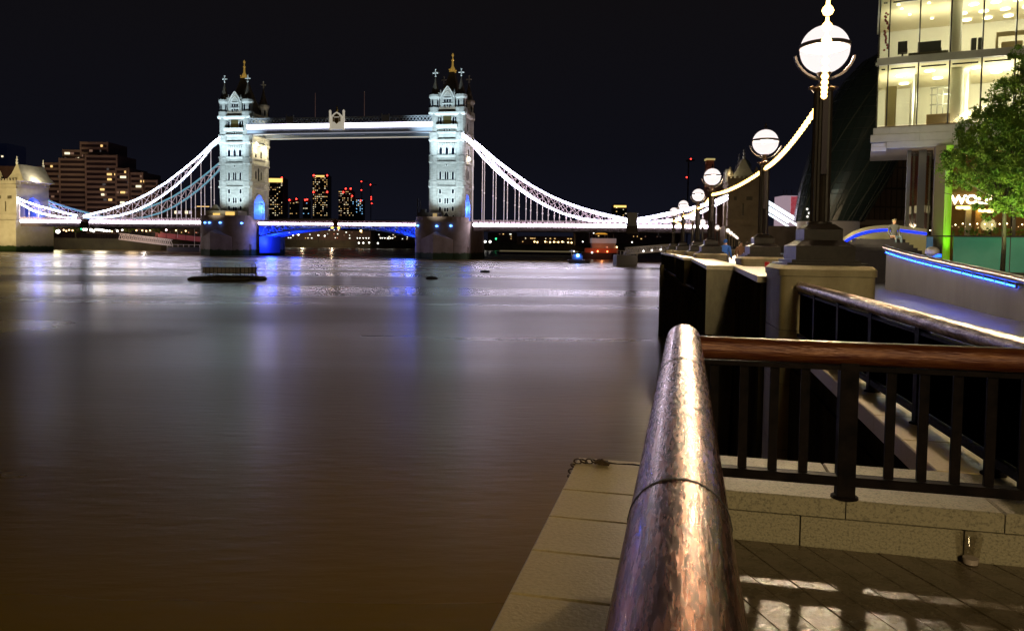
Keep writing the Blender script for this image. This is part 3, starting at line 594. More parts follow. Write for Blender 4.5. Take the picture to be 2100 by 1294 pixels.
railing('riverside_railing',(1.5,7,.23),'black iron railing with shiny handrail running from terrace corner to first lamp pillar','C' and (1.62,3.74,0),(1.42,9.95,0),[.6,1.75,2.9,4.05,5.2],[],mat('worn_handrail_far',(.10,.05,.035),.28,metal=.8,c2=(.6,.5,.42),sc_=20,thr=(.4,.66),stretch=(1,.3,1),bump=.3,bsc=60),.058,hz=.93,panels=True)
# rounded elbow over the corner
el=MB().sph((0,0,0),.0815,28,14).build('corner_elbow',RAILM,bpy.data.objects['riverside_railing.001'],smooth=True); el.location=(0,3.66-1.5,.943-.23)
# shackle, chain and ring on the ledge
t=thing('mooring_chain',(-.45,3.98,.23),'rusty chain, shackle and iron ring on the far corner of the sandy ledge','chain')
RUST=mat('rusty_iron',(.03,.02,.012),.7,c2=(.09,.05,.02),sc_=30,bump=.4)
def torus(M,Rr,r,n=16,m=6,sy=1.):
    b=MB(M); vs=[];fs=[]
    for i in range(n):
        a=2*math.pi*i/n
        for j in range(m): q=2*math.pi*j/m; vs.append(((Rr+r*math.cos(q))*math.cos(a),(Rr+r*math.cos(q))*math.sin(a)*sy,r*math.sin(q)))
    for i in range(n):
        for j in range(m): fs.append((i*m+j,((i+1)%n)*m+j,((i+1)%n)*m+(j+1)%m,i*m+(j+1)%m))
    return b.add(vs,fs)
torus(Matrix.Translation((.29,.0,.026))@Matrix.Rotation(R(80),4,'X'),.017,.0055).build('iron_ring',RUST,t,smooth=True)
MB().lathe([(.022,0),(.02,.006),(.008,.012)],12,(.29,0,0)).build('ring_plate',RUST,t)
MB().tube([(.27,0,.006),(.2,.003,.009),(.12,0,.006),(.07,-.005,.01)],[.0035,.005,.003,.006],6).build('tie_rod',RUST,t)
for i,(x,y,z,a) in enumerate(((.05,-.012,.012,20),(.025,-.01,.012,80),(.0,-.016,.014,10),(-.03,-.014,.012,70),(-.06,-.02,.012,15),(-.09,-.03,.012,75),(-.105,-.045,-.01,20),(-.115,-.06,-.035,80),(-.118,-.07,-.065,10))):
    torus(Matrix.Translation((x,y,z))@Matrix.Rotation(R(a),4,'X')@Matrix.Rotation(R(20),4,'Y'),.02,.0055,sy=.62).build('chain_link',RUST,t,smooth=True)
MB().box(.02,.07,-.03,.005,.0,.02).tube([(.0,-.03,.01),(.04,-.035,.03),(.08,-.04,.008)],.008,6).build('shackle',RUST,t)
# plastic cup
t=thing('plastic_cup',atz(1985,1152,0)+np.array([0,-.03,.002]),'crushed clear plastic cup with a little drink left, on the deck against the granite kerb','cup')
CUP=glass('clear_plastic',(.93,.92,.9),.05)
MB().lathe([(.031,.0),(.031,.004),(.045,.135),(.047,.137),(.047,.14),(.0435,.137),(.0295,.004)],22).build('cup_wall',CUP,t,smooth=50)
MB().lathe([(.029,.005),(.032,.03)],22).build('drink',mat('drink',(.62,.52,.48),.3),t)
# ================================================================ river wall, lamp pillars, lamps
LAMPS=[(1.74,10.71),(1.88,19.7),(.91,29.0),(.56,39.0),(-.20,48.5),(-.92,57.3),(.55,67.4),(1.66,80.2),(3.96,101.),(6.2,118.),(7.7,136.6),(9.6,160.),(11.4,182.),(13.2,205.)]
# parapet runs
COPE2=mat('parapet_coping',(.34,.3,.2),.45,c2=(.26,.22,.14),sc_=6,bump=.2,bsc=40)
runs=[([(1.27,11.3),(1.30,17.3)],.62,'low parapet between the first two lamp pillars'),([(.72,17.35),(.46,28.4)],.8,'broad parapet stepping out towards the river beyond the second lamp pillar'),
 ([(.16,29.6),(-.28,38.4)],.55,'parapet between the third and fourth lamp pillars'),([(-.35,39.6),(-1.0,48)],.5,'parapet between the fourth and fifth lamp pillars'),([(-1.05,49),(-1.55,56.7)],.5,'parapet between the fifth and sixth lamp pillars'),
 ([(-1.5,58.2),(-.4,67),(.8,79.6),(3.1,100.5),(5.6,125),(8.6,165),(11.3,204)],.5,'long parapet curving away to the bridge foot')]
for pts,w_,lb in runs:
    P=[Vector((x,y,0)) for x,y in pts]
    t=thing('river_parapet',(P[0].x,P[0].y,0),lb,'parapet')
    def off(P,d,z): 
        o=[]
        for i,p_ in enumerate(P):
            tt=(P[min(i+1,len(P)-1)]-P[max(i-1,0)]).normalized(); o.append((p_.x+tt.y*d-P[0].x,p_.y-tt.x*d-P[0].y,z))
        return o
    MB().ribbon(off(P,w_*.5-.25,.955),w_,.09).build('coping',COPE2,t)
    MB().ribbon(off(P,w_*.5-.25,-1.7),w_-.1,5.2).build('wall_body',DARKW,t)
# end face of the stepped block, its light put into a paler olive stone
q=MB().prism([(.47,17.28),(1.12,17.28),(1.12,17.4),(.47,17.4)],-.55,.9).hexa([(.55,17.2,-3.9),(1.0,17.2,-3.9),(1.0,17.4,-3.9),(.55,17.4,-3.9)],[(.62,17.26,-.56),(1.1,17.26,-.56),(1.1,17.4,-.56),(.62,17.4,-.56)])
o=q.build('end_face',WALLS,bpy.data.objects['river_parapet.001']); o.location=(-.72,-17.35,0)
PILM=mat('pillar_stone',(.33,.28,.16),.6,c2=(.22,.175,.09),sc_=3,bump=.25,bsc=30,stretch=(1,1,.5))
def rbox(x0,x1,y0,y1,r,n=5):
    P=[]
    for cx,cy_,a0 in((x1-r,y1-r,0),(x0+r,y1-r,90),(x0+r,y0+r,180),(x1-r,y0+r,270)):
        for i in range(n+1): a=R(a0+90*i/n); P.append((cx+r*math.cos(a),cy_+r*math.sin(a)))
    return P
def globe_mat():
    m=bpy.data.materials.new('lamp_globe_glass'); m.use_nodes=True; n=m.node_tree; n.nodes.clear(); o=n.nodes.new('ShaderNodeOutputMaterial'); mx=n.nodes.new('ShaderNodeMixShader'); a=n.nodes.new('ShaderNodeBsdfTransparent'); e=n.nodes.new('ShaderNodeEmission')
    e.inputs[0].default_value=(1,.86,.83,1); e.inputs[1].default_value=1.5; mx.inputs[0].default_value=.5; n.links.new(a.outputs[0],mx.inputs[1]); n.links.new(e.outputs[0],mx.inputs[2]); n.links.new(mx.outputs[0],o.inputs[0]); return m
GLOBE=globe_mat()
GL_LIGHT=bpy.data.lights.new('globe_lamp_light','POINT'); GL_LIGHT.energy=2600; GL_LIGHT.color=(1,.76,.47); GL_LIGHT.shadow_soft_size=.12
def lamp(loc,label):
    t=thing('street_lamp',(loc[0],loc[1],1.19),label,'street lamp','globe lamps along the river wall',rz=.1)
    q=MB().box(-.5,.5,-.45,.45,.002,.03).box(-.43,.43,-.39,.39,.03,.07).box(-.37,.37,-.34,.34,.07,.25).frus(-.37,.37,-.34,.34,.251,.33,.12).box(-.245,.245,-.22,.22,.33,.47).frus(-.25,.25,-.225,.225,.471,.545,.09)
    q.build('lamp_base',LIRON,t)
    q=MB().lathe([(.16,.545),(.16,.57),(.13,.58)],20)
    n_=16; vs=[];fs=[]
    for k,z in enumerate((.58,1.5,2.3)):
        for i in range(n_*2):
            a=math.pi*i/n_; r=(.127 if i%2 else .113)*(1-.03*k); vs.append((r*math.cos(a),r*math.sin(a),z))
    for k in range(2):
        for i in range(n_*2): fs.append((k*n_*2+i,k*n_*2+(i+1)%(n_*2),(k+1)*n_*2+(i+1)%(n_*2),(k+1)*n_*2+i))
    q.add(vs,fs).build('lamp_column',LIRON,t)
    MB().box(-.035,.035,-.135,-.118,1.25,2.2).box(-.04,.04,-.15,-.12,1.2,1.26).build('column_panel',mat('panel_bronze',(.05,.04,.05),.25,metal=.6),t)
    q=MB().lathe([(.125,2.3),(.15,2.34),(.1,2.38),(.06,2.42),(.06,2.5),(.1,2.55)],16)
    for k in range(4):
        a=k*math.pi/2; q.lathe([(.005,0),(.05,.02),(.055,.035),(.005,.05)],10,(.14*math.cos(a),.14*math.sin(a),2.33))
    q.build('lamp_collar',mat('bronze_trim',(.2,.13,.08),.35,metal=.7),t,smooth=40)
    g=MB().sph((0,0,2.86),.312,32,20).build('globe',GLOBE,t,smooth=True)
    q=MB().lathe([(.3,2.875),(.322,2.88),(.322,2.925),(.3,2.93)],40)
    lo=bpy.data.objects.new('globe_light',GL_LIGHT); col.objects.link(lo); lo.parent=t; lo.location=(0,0,2.86)
    # cradle: open band hugging the lower half of the globe
    pr=[]
    for i in range(17):
        a=math.pi*(.5+ (i/16-.5)*.86); pr.append((-.375*math.cos(a+math.pi)*1.0, 2.86-.375*math.sin(a)))
    for i in range(16):
        (x0,z0),(x1,z1)=pr[i],pr[i+1]; q.hexa([(x0,-.03,z0),(x1,-.03,z1),(x1,.03,z1),(x0,.03,z0)],[(x0*1.08,-.03,(z0-2.86)*1.08+2.86),(x1*1.08,-.03,(z1-2.86)*1.08+2.86),(x1*1.08,.03,(z1-2.86)*1.08+2.86),(x0*1.08,.03,(z0-2.86)*1.08+2.86)])
    q.build('globe_cradle',mat('cradle_grey',(.05,.04,.04),.6),t)
    MB().lathe([(.02,3.19),(.05,3.22),(.02,3.27),(.03,3.3),(.005,3.34)],8).build('globe_finial',BLACKM,t)
    return t
ORD=['nearest globe lamp, standing on the first stone pillar','second globe lamp along the river wall, just left of the gatehouse','third globe lamp along the river wall, in front of the brick chimney','fourth globe lamp along the river wall','fifth globe lamp along the river wall, small and bright','sixth globe lamp, leftmost of the whole row','seventh globe lamp, small, behind the fourth post','eighth globe lamp, small, right of the fourth post','ninth globe lamp, tiny, where the row bends to the right']
def pillar(loc,label,w_=1.15):
    t=thing('stone_pillar',(loc[0],loc[1],0),label,'pillar','lamp pillars of the river wall',rz=.05)
    for z0,z1 in((-5,-1.2),(-1.19,-.35),(-.342,.35),(.358,1.05)): MB().prism(rbox(-w_/2,w_/2,-.62,.62,.09),z0,z1).build('pillar_block',PILM,t,smooth=40)
    MB().prism(rbox(-w_/2+.02,w_/2-.02,-.6,.6,.08),-4.9,1.06).build('pillar_mortar',JOINT,t)
    P=rbox(-w_/2-.02,w_/2+.02,-.64,.64,.1); P2=rbox(-w_/2+.03,w_/2-.03,-.59,.59,.08)
    MB().prism(P,1.055,1.14).prism(P,1.14,1.186,P2).build('pillar_cap',PILM,t,smooth=40)
    return t
pil0=pillar(LAMPS[0],'nearest stone lamp pillar, where the right hand railing ends'); L0=lamp(LAMPS[0],ORD[0])
PN=['second','third','fourth','fifth','sixth','seventh','eighth','ninth','tenth','eleventh','twelfth','thirteenth','fourteenth']
for i,(x,y) in enumerate(LAMPS[1:]):
    dup(pil0,None,(x,y,0),.05,PN[i]+' stone lamp pillar along the river wall' if i<8 else 'tiny far stone lamp pillar near the bridge foot'); dup(L0,None,(x,y,1.19),.1,ORD[i+1] if i+1<len(ORD) else 'tiny globe lamp in the far cluster by the bridge foot')
dup(pil0,None,(3.6,-10,0),.0,'stone lamp pillar behind the viewer'); dup(L0,None,(3.6,-10,1.19),.1,'globe lamp behind the viewer')
# festoon strings between the lamp posts
BULB=emit('festoon_bulb',(1,.58,.16),8)
def festoon(a,b_,n,sag,label,r=.035):
    t=thing('string_lights',a,label,'string lights','festoon light strings between the lamp posts'); a=Vector(a);b_=Vector(b_)
    P=[]
    for i in range(n+1):
        u=i/n; q=a.lerp(b_,u); q.z-=sag*4*u*(1-u); P.append(q-a)
    MB().tube([tuple(p_+Vector((0,0,.05))) for p_ in P],.006,5).build('cable',BLACKM,t)
    proto=MB().lathe([(.012,.05),(.014,.02),(r*.8,.0),(r,-.02),(r*.7,-.045),(.003,-.058)],8).build('bulb',BULB,t,smooth=True,loc=P[1])
    for p_ in P[2:-1]: inst(proto,t,p_)
AT=[(x-.02,y-.17,3.38) for x,y in LAMPS]
n0=dep(1702,-75,4.2)
festoon(AT[0],tuple(float(c) for c in n0),13,.05,'string of bulbs hanging from the nearest lamp post towards the viewer',.04)
FL=['string of warm bulbs between the first and second lamp posts','string of warm bulbs between the second and third lamp posts','string of warm bulbs between the third and fourth lamp posts','string of warm bulbs between the fourth and fifth lamp posts','string of warm bulbs between the fifth and sixth lamp posts']
for i in range(5): festoon((AT[i][0],AT[i][1]+.3,AT[i][2]),AT[i+1],30 if i<2 else 24,.12,FL[i],.045 if i<1 else .05)
festoon((AT[5][0],AT[5][1]+.3,AT[5][2]),AT[6],14,.12,'string of warm bulbs beyond the sixth lamp post',.05)
# red object and small blue lamp on the wall
q=atz(1573,548,1.0); tag(MB().lathe([(.05,.0),(.055,.1),(.045,.11)],10).box(.03,.12,-.04,.04,0,.07).build('red_can',mat('red_plastic',(.5,.01,.01),.35),loc=tuple(q+np.array([0,0,.001])),smooth=40),'crumpled red drink can on the low parapet','can')
# ================================================================ helpers for far things (own distance, real size)
def hor(px): return 489.4+.013*px
def FR(px,d,z=0.): q=dep(px,hor(px),d); return (q[0],q[1],z)
def zz(px,y,d): return 1.4+(hor(px)-y)*d/F_PX
def root(name,px,d,label,cat,group=None,z=0.): 
    t=thing(name,FR(px,d,z),label,cat,group,rz=YAW); return t
WINC=[emit('window_warm',(1,.62,.22),1.3),emit('window_pale',(1,.85,.55),1.5),emit('window_dim',(.8,.45,.3),.22),emit('window_dim2',(.5,.42,.4),.12)]
REDL=emit('red_aircraft_light',(1,.03,.02),9); COOLB=emit('cold_blue_light',(.25,.6,1),2.2)
# ---------------------------------------------------------------- banks
def bank(pts,z,label,name='far_bank'):
    P=[FR(px,d)[:2] for px,d in pts]
    A=sum(P[i][0]*P[(i+1)%len(P)][1]-P[(i+1)%len(P)][0]*P[i][1] for i in range(len(P)))
    if A<0: P=P[::-1]
    return tag(MB().prism(P,-5,z).build(name,mat('bank_dark',(.05,.04,.03),.9,c2=(.09,.08,.05),sc_=.1)),label,name.replace('_',' '),kind='structure')
bank([(-900,400),(150,398),(330,400),(545,430),(545,700),(-2500,1500)],2.2,'far left river bank with a dark quay wall')
bank([(480,820),(760,800),(860,900),(1010,760),(1405,640),(1700,600),(1900,2500),(300,2600)],4.,'distant quay beyond the bridge')
# ---------------------------------------------------------------- big stepped hotel on the left
HB=mat('hotel_concrete',(.30,.19,.16),.85,c2=(.36,.24,.21),sc_=.08); HD=mat('hotel_glass',(.05,.03,.035),.3)
D=430.; t=root('hotel',170,D,'big stepped brown concrete hotel with rows of windows behind the left bridge span','hotel')
S=D/F_PX
def hx(px): return (px-170)*S
blocks=[(72,112,331,9),(112,172,323,6),(172,236,318,3),(107,148,303,12),(148,204,288,10),(236,262,345,2),(262,287,353,4),(287,313,368,6)]
for a,c,yt,dy in blocks:
    z1=zz((a+c)/2,yt,D); f=MB().box(hx(a),hx(c),dy,dy+22,2,z1).build('wing',HD,t)
    q=MB(); z=z1-.2; 
    while z>6: q.box(hx(a)-.15,hx(c)+.15,dy-.6,dy,z-1.35,z); z-=2.93
    for x in(hx(a),hx(c)): q.box(x-.4,x+.4,dy-.5,dy-.01,6,z1)
    q.build('floor_band',HB,f)
lit=[(825,315,12),(1030,462,9),(1100,462,9),(1170,462,11),(1030,510,8),(1335,515,7),(1300,562,10),(960,607,8),(1165,607,9),(965,655,6),(825,700,6),(1035,703,7),(1160,705,8),(820,748,7),(890,748,9),(540,232,10),(415,355,4),(895,178,4),(650,305,3),(1190,405,3),(870,310,5)]
wp=None
def snap(px,y): # window strip centre on a block
    for a,c,yt,dy in blocks[::-1]:
        if a<=px<=c and y>yt:
            z1=zz((a+c)/2,yt,D); z=zz(px,y,D); k=round((z1-.2-z-2.15)/2.93); k=max(0,k); return hx(px),dy-.35,z1-.2-2.15-k*2.93
    return None
wins=[(x/4.667,260+y/4.667,w_,0 if i%3 else 1) for i,(x,y,w_) in enumerate(lit)]
for i in range(75): wins.append((random.uniform(76,310),random.uniform(295,458),random.choice((2,3,4,6)),random.choice((2,3,3))))
for px,y,w_,mi in wins:
    p_=snap(px,y)
    if p_: MB().box(-w_*S*1.1/2,w_*S*1.1/2,-.05,.05,-.62,.62).build('lit_window' if mi<2 else 'dim_window',WINC[mi],t,loc=p_)
spot('hotel_fill',FR(300,330,8),FR(190,430,30),34000,(1,.66,.52),60,.8,3)  # added warm fills that brighten the hotel front; no lamp stands here
spot('hotel_fill',FR(40,340,8),FR(110,430,30),15000,(1,.66,.5),60,.8,3)
# dark office at far left edge
t=root('office_tower',8,520,'dark slab tower at the far left edge of the view','tower'); S2=520/F_PX
MB().box(-30*S2,10*S2,0,20,0,zz(8,296,520)).build('wall',mat('navy_wall',(.02,.025,.06),.6,em=(.1,.15,.5),es=.01),t); MB().box(-.6,.6,-.3,0,zz(4,324,520),zz(4,321,520)).build('lit_window',WINC[1],t)
t=root('brick_block',30,440,'low brown block behind the left gatehouse','building'); MB().box(-18,16,0,15,0,zz(30,342,440)).box(-18,-9,-1,0,zz(5,380,440),zz(5,335,440)).build('wall',mat('old_brick',(.2,.1,.07),.9,c2=(.26,.14,.1),sc_=.3),t)
# ---------------------------------------------------------------- skyline towers
def skytower(px0,px1,ytop,d,label,seed,nw,crown=None,wm=None,reds=(),floors=18,cols=8):
    c=(px0+px1)/2; t=root('skyscraper',c,d,label,'skyscraper'); s_=d/F_PX; w_=(px1-px0)*s_/2; z1=zz(c,ytop,d)
    MB().box(-w_,w_,0,2*w_,4,z1).box(-w_*.8,w_*.8,2,2*w_-2,z1,z1+2*s_).build('wall',mat('skyscraper_skin',(.03,.028,.03),.4),t)
    rg=random.Random(seed); pr={}; zb=zz(c,444,d); cells=[(i,j) for i in range(cols) for j in range(floors)]; rg.shuffle(cells)
    for i,j in cells[:nw]:
        m=rg.choice(wm or (WINC[0],WINC[1],WINC[1],WINC[0],WINC[2])); ww=rg.choice((.55,.8,1.2)) ; k=(m.name,ww)
        x=-w_+(i+.5)*2*w_/cols; z=zb+(j+.5)*(z1-zb)/floors
        if k not in pr: pr[k]=MB().box(-s_*ww,s_*ww,-.4,0,-s_*.55,s_*.55).build('lit_window',m,t,loc=(x,0,z))
        else: inst(pr[k],t,(x,0,z))
    if crown: MB().box(-w_*crown[0],w_*crown[0],-.8,0,z1-crown[1]*s_,z1-crown[2]*s_).build('lit_crown',emit('crown_amber',(1,.6,.16),1.6),t)
    for px,y in reds: MB().sph(((px-c)*s_,-1,zz(px,y,d)),1.6*s_,8,6).build('warning_light',REDL,t)
    return t
skytower(545,580,366,1400,'square lit skyscraper with a glowing amber top right behind the left bridge tower',1,62,(.98,9,1),reds=[(578.5,366)])
skytower(641,672,360,1400,'tallest slim skyscraper dotted with warm windows in mid skyline',2,85,(.55,4,1),reds=[(643.5,361),(671,361),(643,395),(671,395)],floors=20,cols=8)
skytower(694,722,392,1350,'stepped skyscraper with warm windows and red roof lights',3,48,reds=[(709,388),(719,388),(704,395),(722,403)],floors=12,cols=8)
skytower(722,744,410,1350,'dark skyscraper with cold blue lights under construction',4,22,wm=(COOLB,WINC[1],COOLB),reds=[(740,412)],floors=10,cols=6)
skytower(594,604,412,1400,'small far block with a red light at its left',5,5,reds=[(594,411)],floors=3,cols=3)
skytower(604,612,410,1400,'narrow far block with a red roof light',6,3,reds=[(608,409)],floors=3,cols=3)
skytower(621,634,412,1400,'small far block with blue white and red lights',8,6,wm=(COOLB,WINC[1]),reds=[(626,411),(630,410)],floors=3,cols=4)
skytower(1256,1284,421,1100,'dim tower with a pale lit top behind the right hand chains',7,8,(.9,5,1),floors=6,cols=6)
for px,yt,lb,rd in((741,372,'dark tower crane with one red light above the blue lit skyscraper',[(741,373.5),(741,391)]),(760,379,'dark tower crane with a column of red lights right of the skyline',[(759.5,380),(761,405),(761,409.5),(762,418)]),(1408,327,'dark crane with two red lights in the night sky above the lamps',[(1412,328),(1404.5,365)])):
    d=1300 if px<1000 else 480; t=root('tower_crane',px,d,lb,'crane'); s_=d/F_PX; z1=zz(px,yt,d); q=MB()
    for a in(-1,1):
        for b_ in(-1,1): q.box(a*.9*s_-.12,a*.9*s_+.12,b_*.9*s_-.12,b_*.9*s_+.12,3,z1)
    for k in range(14): z=3+(z1-6)*k/14; h_=(z1-6)/14; q.bar((-.9*s_,-.9*s_,z),(.9*s_,-.9*s_,z+h_),.2); q.bar((.9*s_,-.9*s_,z),(-.9*s_,-.9*s_,z+h_),.2)
    q.build('mast',mat('crane_dark',(.03,.015,.015),.6),t); MB().bar((-5*s_,0,z1-1.5),(12*s_,0,z1-1),1).build('jib',mat('crane_dark',(.03,.015,.015),.6),t)
    for x,y in rd: MB().sph(((x-px)*s_,-1.2*s_,zz(px,y,d)),(1.1 if px<1000 else 1.4)*s_,8,6).build('warning_light',REDL,t)
# ---------------------------------------------------------------- low riverside buildings far behind, under the deck line
WH=mat('warehouse_brick',(.10,.06,.05),.9,c2=(.15,.1,.08),sc_=.3)
def lowb(px0,px1,y0,d,label,seed,nw,mats,yb=492,roof=0,floors=3):
    c=(px0+px1)/2; s_=d/F_PX; t=root('riverside_building',c,d,label,'building'); w_=(px1-px0)*s_/2; z1=zz(c,y0,d); zb=zz(c,yb,d)
    MB().box(-w_,w_,0,25,2,z1).build('wall',WH,t)
    MB().extr([(-w_*1.03,z1),(w_*1.03,z1),(w_*.8,z1+roof*s_+.5),(-w_*.8,z1+roof*s_+.5)],'y',-.6,25.6).build('roof',mat('dark_roof',(.03,.025,.03),.7),t)
    rg=random.Random(seed); pr={}
    for k in range(nw):
        m=rg.choice(mats); ww=rg.choice((1.2,1.8,2.6)) ; key=(m.name,ww); x=rg.uniform(-w_*.95,w_*.95); z=zb+(rg.randrange(floors)+.5)*(z1-zb)/floors
        if key not in pr: pr[key]=MB().box(-s_*ww/2,s_*ww/2,-.4,0,-s_*.8,s_*.8).build('lit_window',m,t,loc=(x,0,z))
        else: inst(pr[key],t,(x,0,z))
    return t
W1,W2,W3=WINC[0],WINC[1],emit('shop_white',(.95,1,.85),2.2); W4=emit('window_rose',(1,.35,.2),.7)
lowb(560,700,451,830,'long low dark warehouse behind the left half of the lifting span',11,14,(WINC[2],W2,WINC[3]),roof=2)
lowb(575,665,470,815,'waterside block with white and amber lit ground floor, left of mid span',12,26,(W3,W1,W2,WINC[2]))
lowb(655,700,468,812,'waterside block with a row of tall rosy windows at mid span',13,16,(W4,W4,W3,WINC[2]))
lowb(700,760,474,812,'dark waterside block just right of mid span',14,8,(W1,WINC[2],W3))
lowb(760,850,455,880,'dim warehouse behind the right half of the lifting span',15,14,(W1,WINC[2],WINC[3]),roof=2)
lowb(775,848,480,870,'lit terrace buildings by the water near the right pier',16,18,(W3,W2,WINC[2]))
lowb(1000,1060,478,760,'dark riverside flats right of the right pier',17,9,(W1,W3,WINC[2]))
lowb(1060,1180,486,720,'low riverside flats with a row of amber lights',18,22,(W1,W1,W1,W2),yb=500,floors=2)
lowb(1180,1400,478,680,'long dark building behind the moored ship',19,10,(W1,WINC[2],WINC[3]))
lowb(250,420,432,470,'brown block with lit square windows behind the left span',20,0,(W2,),roof=3)
b_=bpy.data.objects['riverside_building.009']; s_=470/F_PX
for k,x in enumerate((341,348,361,369,383,391)): MB().box((x-335)*s_-.8,(x-335)*s_+.8,-.5,-.1,zz(x,439,470),zz(x,433,470)).build('lit_window',(W4,W1,W2,emit('window_lilac',(.8,.7,.8),.7),W2,emit('window_lilac',(.8,.7,.8),.7))[k],b_)
MB().box((405-335)*s_,(430-335)*s_,-1,-.2,zz(415,425,470),zz(415,423.5,470)).build('lit_sign_band',W1,b_)
lowb(100,420,462,440,'dark quayside terrace with lit fronts under the left span',21,34,(WINC[2],W4,WINC[3],W1),yb=480,floors=2)
# quay lamps
def qlamp(px,y,d,m,r,label,h=None):
    t=root('quay_lamp',px,d,label,'lamp','small lamps on the far quays'); z=zz(px,y,d); s_=d/F_PX
    MB().lathe([(.12,2.0),(.08,z)],6).build('lamp_post',BLACKM,t); MB().sph((0,0,z),r*s_,8,6).build('lamp_head',m,t)
QW=emit('quay_white',(1,.97,.85),5); QA=emit('quay_amber',(1,.66,.28),5); QG=emit('quay_green',(.05,1,.3),3)
LB='bright white lamp in the row on the left bank quay'
for px,y,r in((119,475,4.2),(172,471,2.4),(177,471,2.6),(187,472,3),(192,474,2.6),(198,470,3),(203,471,2.8),(208,472,2.6),(213,473,2.4),(219,474,2.2),(232,467,2),(237,469,2),(225,474,2),(241,474,2),(251,472,1.8)): qlamp(px,y,385,QW,r,LB if r<4 else 'biggest glaring white lamp beside the left gatehouse')
for px,y in((131,472),(136,474),(142,472),(149,473),(230,475),(280,473),(292,473),(300,474),(308,473),(361,473),(381,474)): qlamp(px,y,388,QA,1.5,'small warm lamp on the left bank quay')
qlamp(341,472,388,emit('quay_pink',(1,.75,.75),5),2,'pinkish lamp above the left gangway')
for px in(733,738,745,751,756,780,784,789,795,801,805): qlamp(px,488.5,800,QW,1.,'tiny white lamp in the row near the right pier, far quay')
for px,y in((736,498.5),(745,498.5),(757,498),(775,499)): qlamp(px,y,790,QW,1.6,'white lamp low on the far jetty at mid river')
for px,y in((601,483),(612,482),(653,483),(666,484),(588,477),(593,477)): qlamp(px,y,800,QW,1.5,'white lamp on the far quay left of mid span')
qlamp(740,474,790,QA,2.4,'single amber lamp right of mid span')
for px,y in((995,496),(1005,496)): qlamp(px,y,700,QW,2.4,'one of two round white lamps right of the right pier')
qlamp(1017,490,700,QG,1.8,'green light right of the right pier'); 
for px,y in((1096,496),(1102,497),(1118,496),(1128,497),(1136,496.5),(1145,497),(1153,496),(1165,497.5),(1172,498)): qlamp(px,y,690,QA,1.7,'amber lamp in the row on the quay left of the ship')
for px,y in((1217,478),(1195,496),(1296,497)): qlamp(px,y,660,QW,1.2,'lone white lamp near the moored ship')
qlamp(167,470,384,QG,1.6,'green light on the left bank quay')
# ---------------------------------------------------------------- trees
def leafcloud(cs,n,size,seed,flat=1.):
    rg=np.random.default_rng(seed); V=[];Fa=[]
    w_=np.array([c[3]**3 for c in cs]); w_=w_/w_.sum()
    # clumps inside each lobe
    cl=[]
    for k in range(int(n/70)):
        c=cs[rg.choice(len(cs),p=w_)]; v=rg.normal(size=3); v/=np.linalg.norm(v); r=c[3]*rg.uniform(.35,1.)**.5; cl.append((np.array(c[:3])+v*r*np.array([1,1,flat]),c[3]*rg.uniform(.12,.3)))
    k=0
    P=np.array([c for c,_ in cl]); Rr=np.array([r for _,r in cl]); idx=rg.integers(0,len(cl),n); v=rg.normal(size=(n,3)); v/=np.linalg.norm(v,axis=1)[:,None]
    pos=P[idx]+v*(Rr[idx]*rg.uniform(.2,1.,n))[:,None]
    a=rg.normal(size=(n,3)); a/=np.linalg.norm(a,axis=1)[:,None]; b=np.cross(a,rg.normal(size=(n,3))); b/=np.linalg.norm(b,axis=1)[:,None]; s=size*rg.uniform(.6,1.3,n)[:,None]
    q=np.stack([pos-a*s,pos+b*s*.5,pos+a*s,pos-b*s*.5],1).reshape(-1,3)
    m=MB(); m.v=[tuple(x) for x in q]; m.f=[(4*i,4*i+1,4*i+2,4*i+3) for i in range(n)]; return m
def leafmat(name,c,c2,sc_=1.):
    m=mat(name,c,.55,c2=c2,sc_=sc_); n=m.node_tree; b=n.nodes['Principled BSDF']; o=[x for x in n.nodes if x.type=='OUTPUT_MATERIAL'][0]
    tr=n.nodes.new('ShaderNodeBsdfTranslucent'); mx=n.nodes.new('ShaderNodeMixShader'); mx.inputs[0].default_value=.4
    n.links.new(b.inputs['Base Color'].links[0].from_socket,tr.inputs[0]); n.links.new(b.outputs[0],mx.inputs[1]); n.links.new(tr.outputs[0],mx.inputs[2]); n.links.new(mx.outputs[0],o.inputs[0]); return m
BARK=mat('bark',(.03,.025,.015),.9,c2=(.06,.05,.03),sc_=8,bump=.5)
LEAF=leafmat('leaf_green',(.05,.14,.010),(.17,.25,.025),2.2)
TD=33.; ts=TD/F_PX
tr_=root('street_tree',2057,TD,'leafy green tree at the right edge in front of the glass office','tree')
lob=[(2045,385,62),(1990,340,62),(1960,375,36),(2085,330,85),(2035,270,72),(2085,215,75),(2110,140,65),(2140,250,100),(2110,400,60),(2005,290,45),(2150,350,90),(1965,330,30),(2075,110,32),(2030,430,34),(1945,395,20),(2020,220,26)]
cs=[((x-2057)*ts,random.uniform(-.6,.6),zz(x,y,TD),r*ts*.82) for x,y,r in lob]
leafcloud(cs,105000,.062,5).build('crown',LEAF,tr_)
q=MB().tube([(0,0,0),(.03,0,1.6),(-.02,0,3.2),(.1,0,5),(.3,.1,7.5)],[.11,.09,.08,.06,.03],8)
for c in cs: q.tube([(0,0,3.0+random.random()),((c[0])*.5,c[1]*.5,(3.4+c[2])/2),(c[0],c[1],c[2])],[.045,.03,.012],6)
q.build('trunk',BARK,tr_,smooth=60)
spot('tree_uplight',FR(1980,29,.3),FR(2045,33,5.5),2700,(1,.95,.55),75,.8,.4)
spot('tree_uplight',FR(2090,31,.3),FR(2090,33,8),1900,(.75,1,.35),80,.8,.4)
LEAF2=leafmat('leaf_far',(.06,.10,.015),(.12,.15,.03),.3)
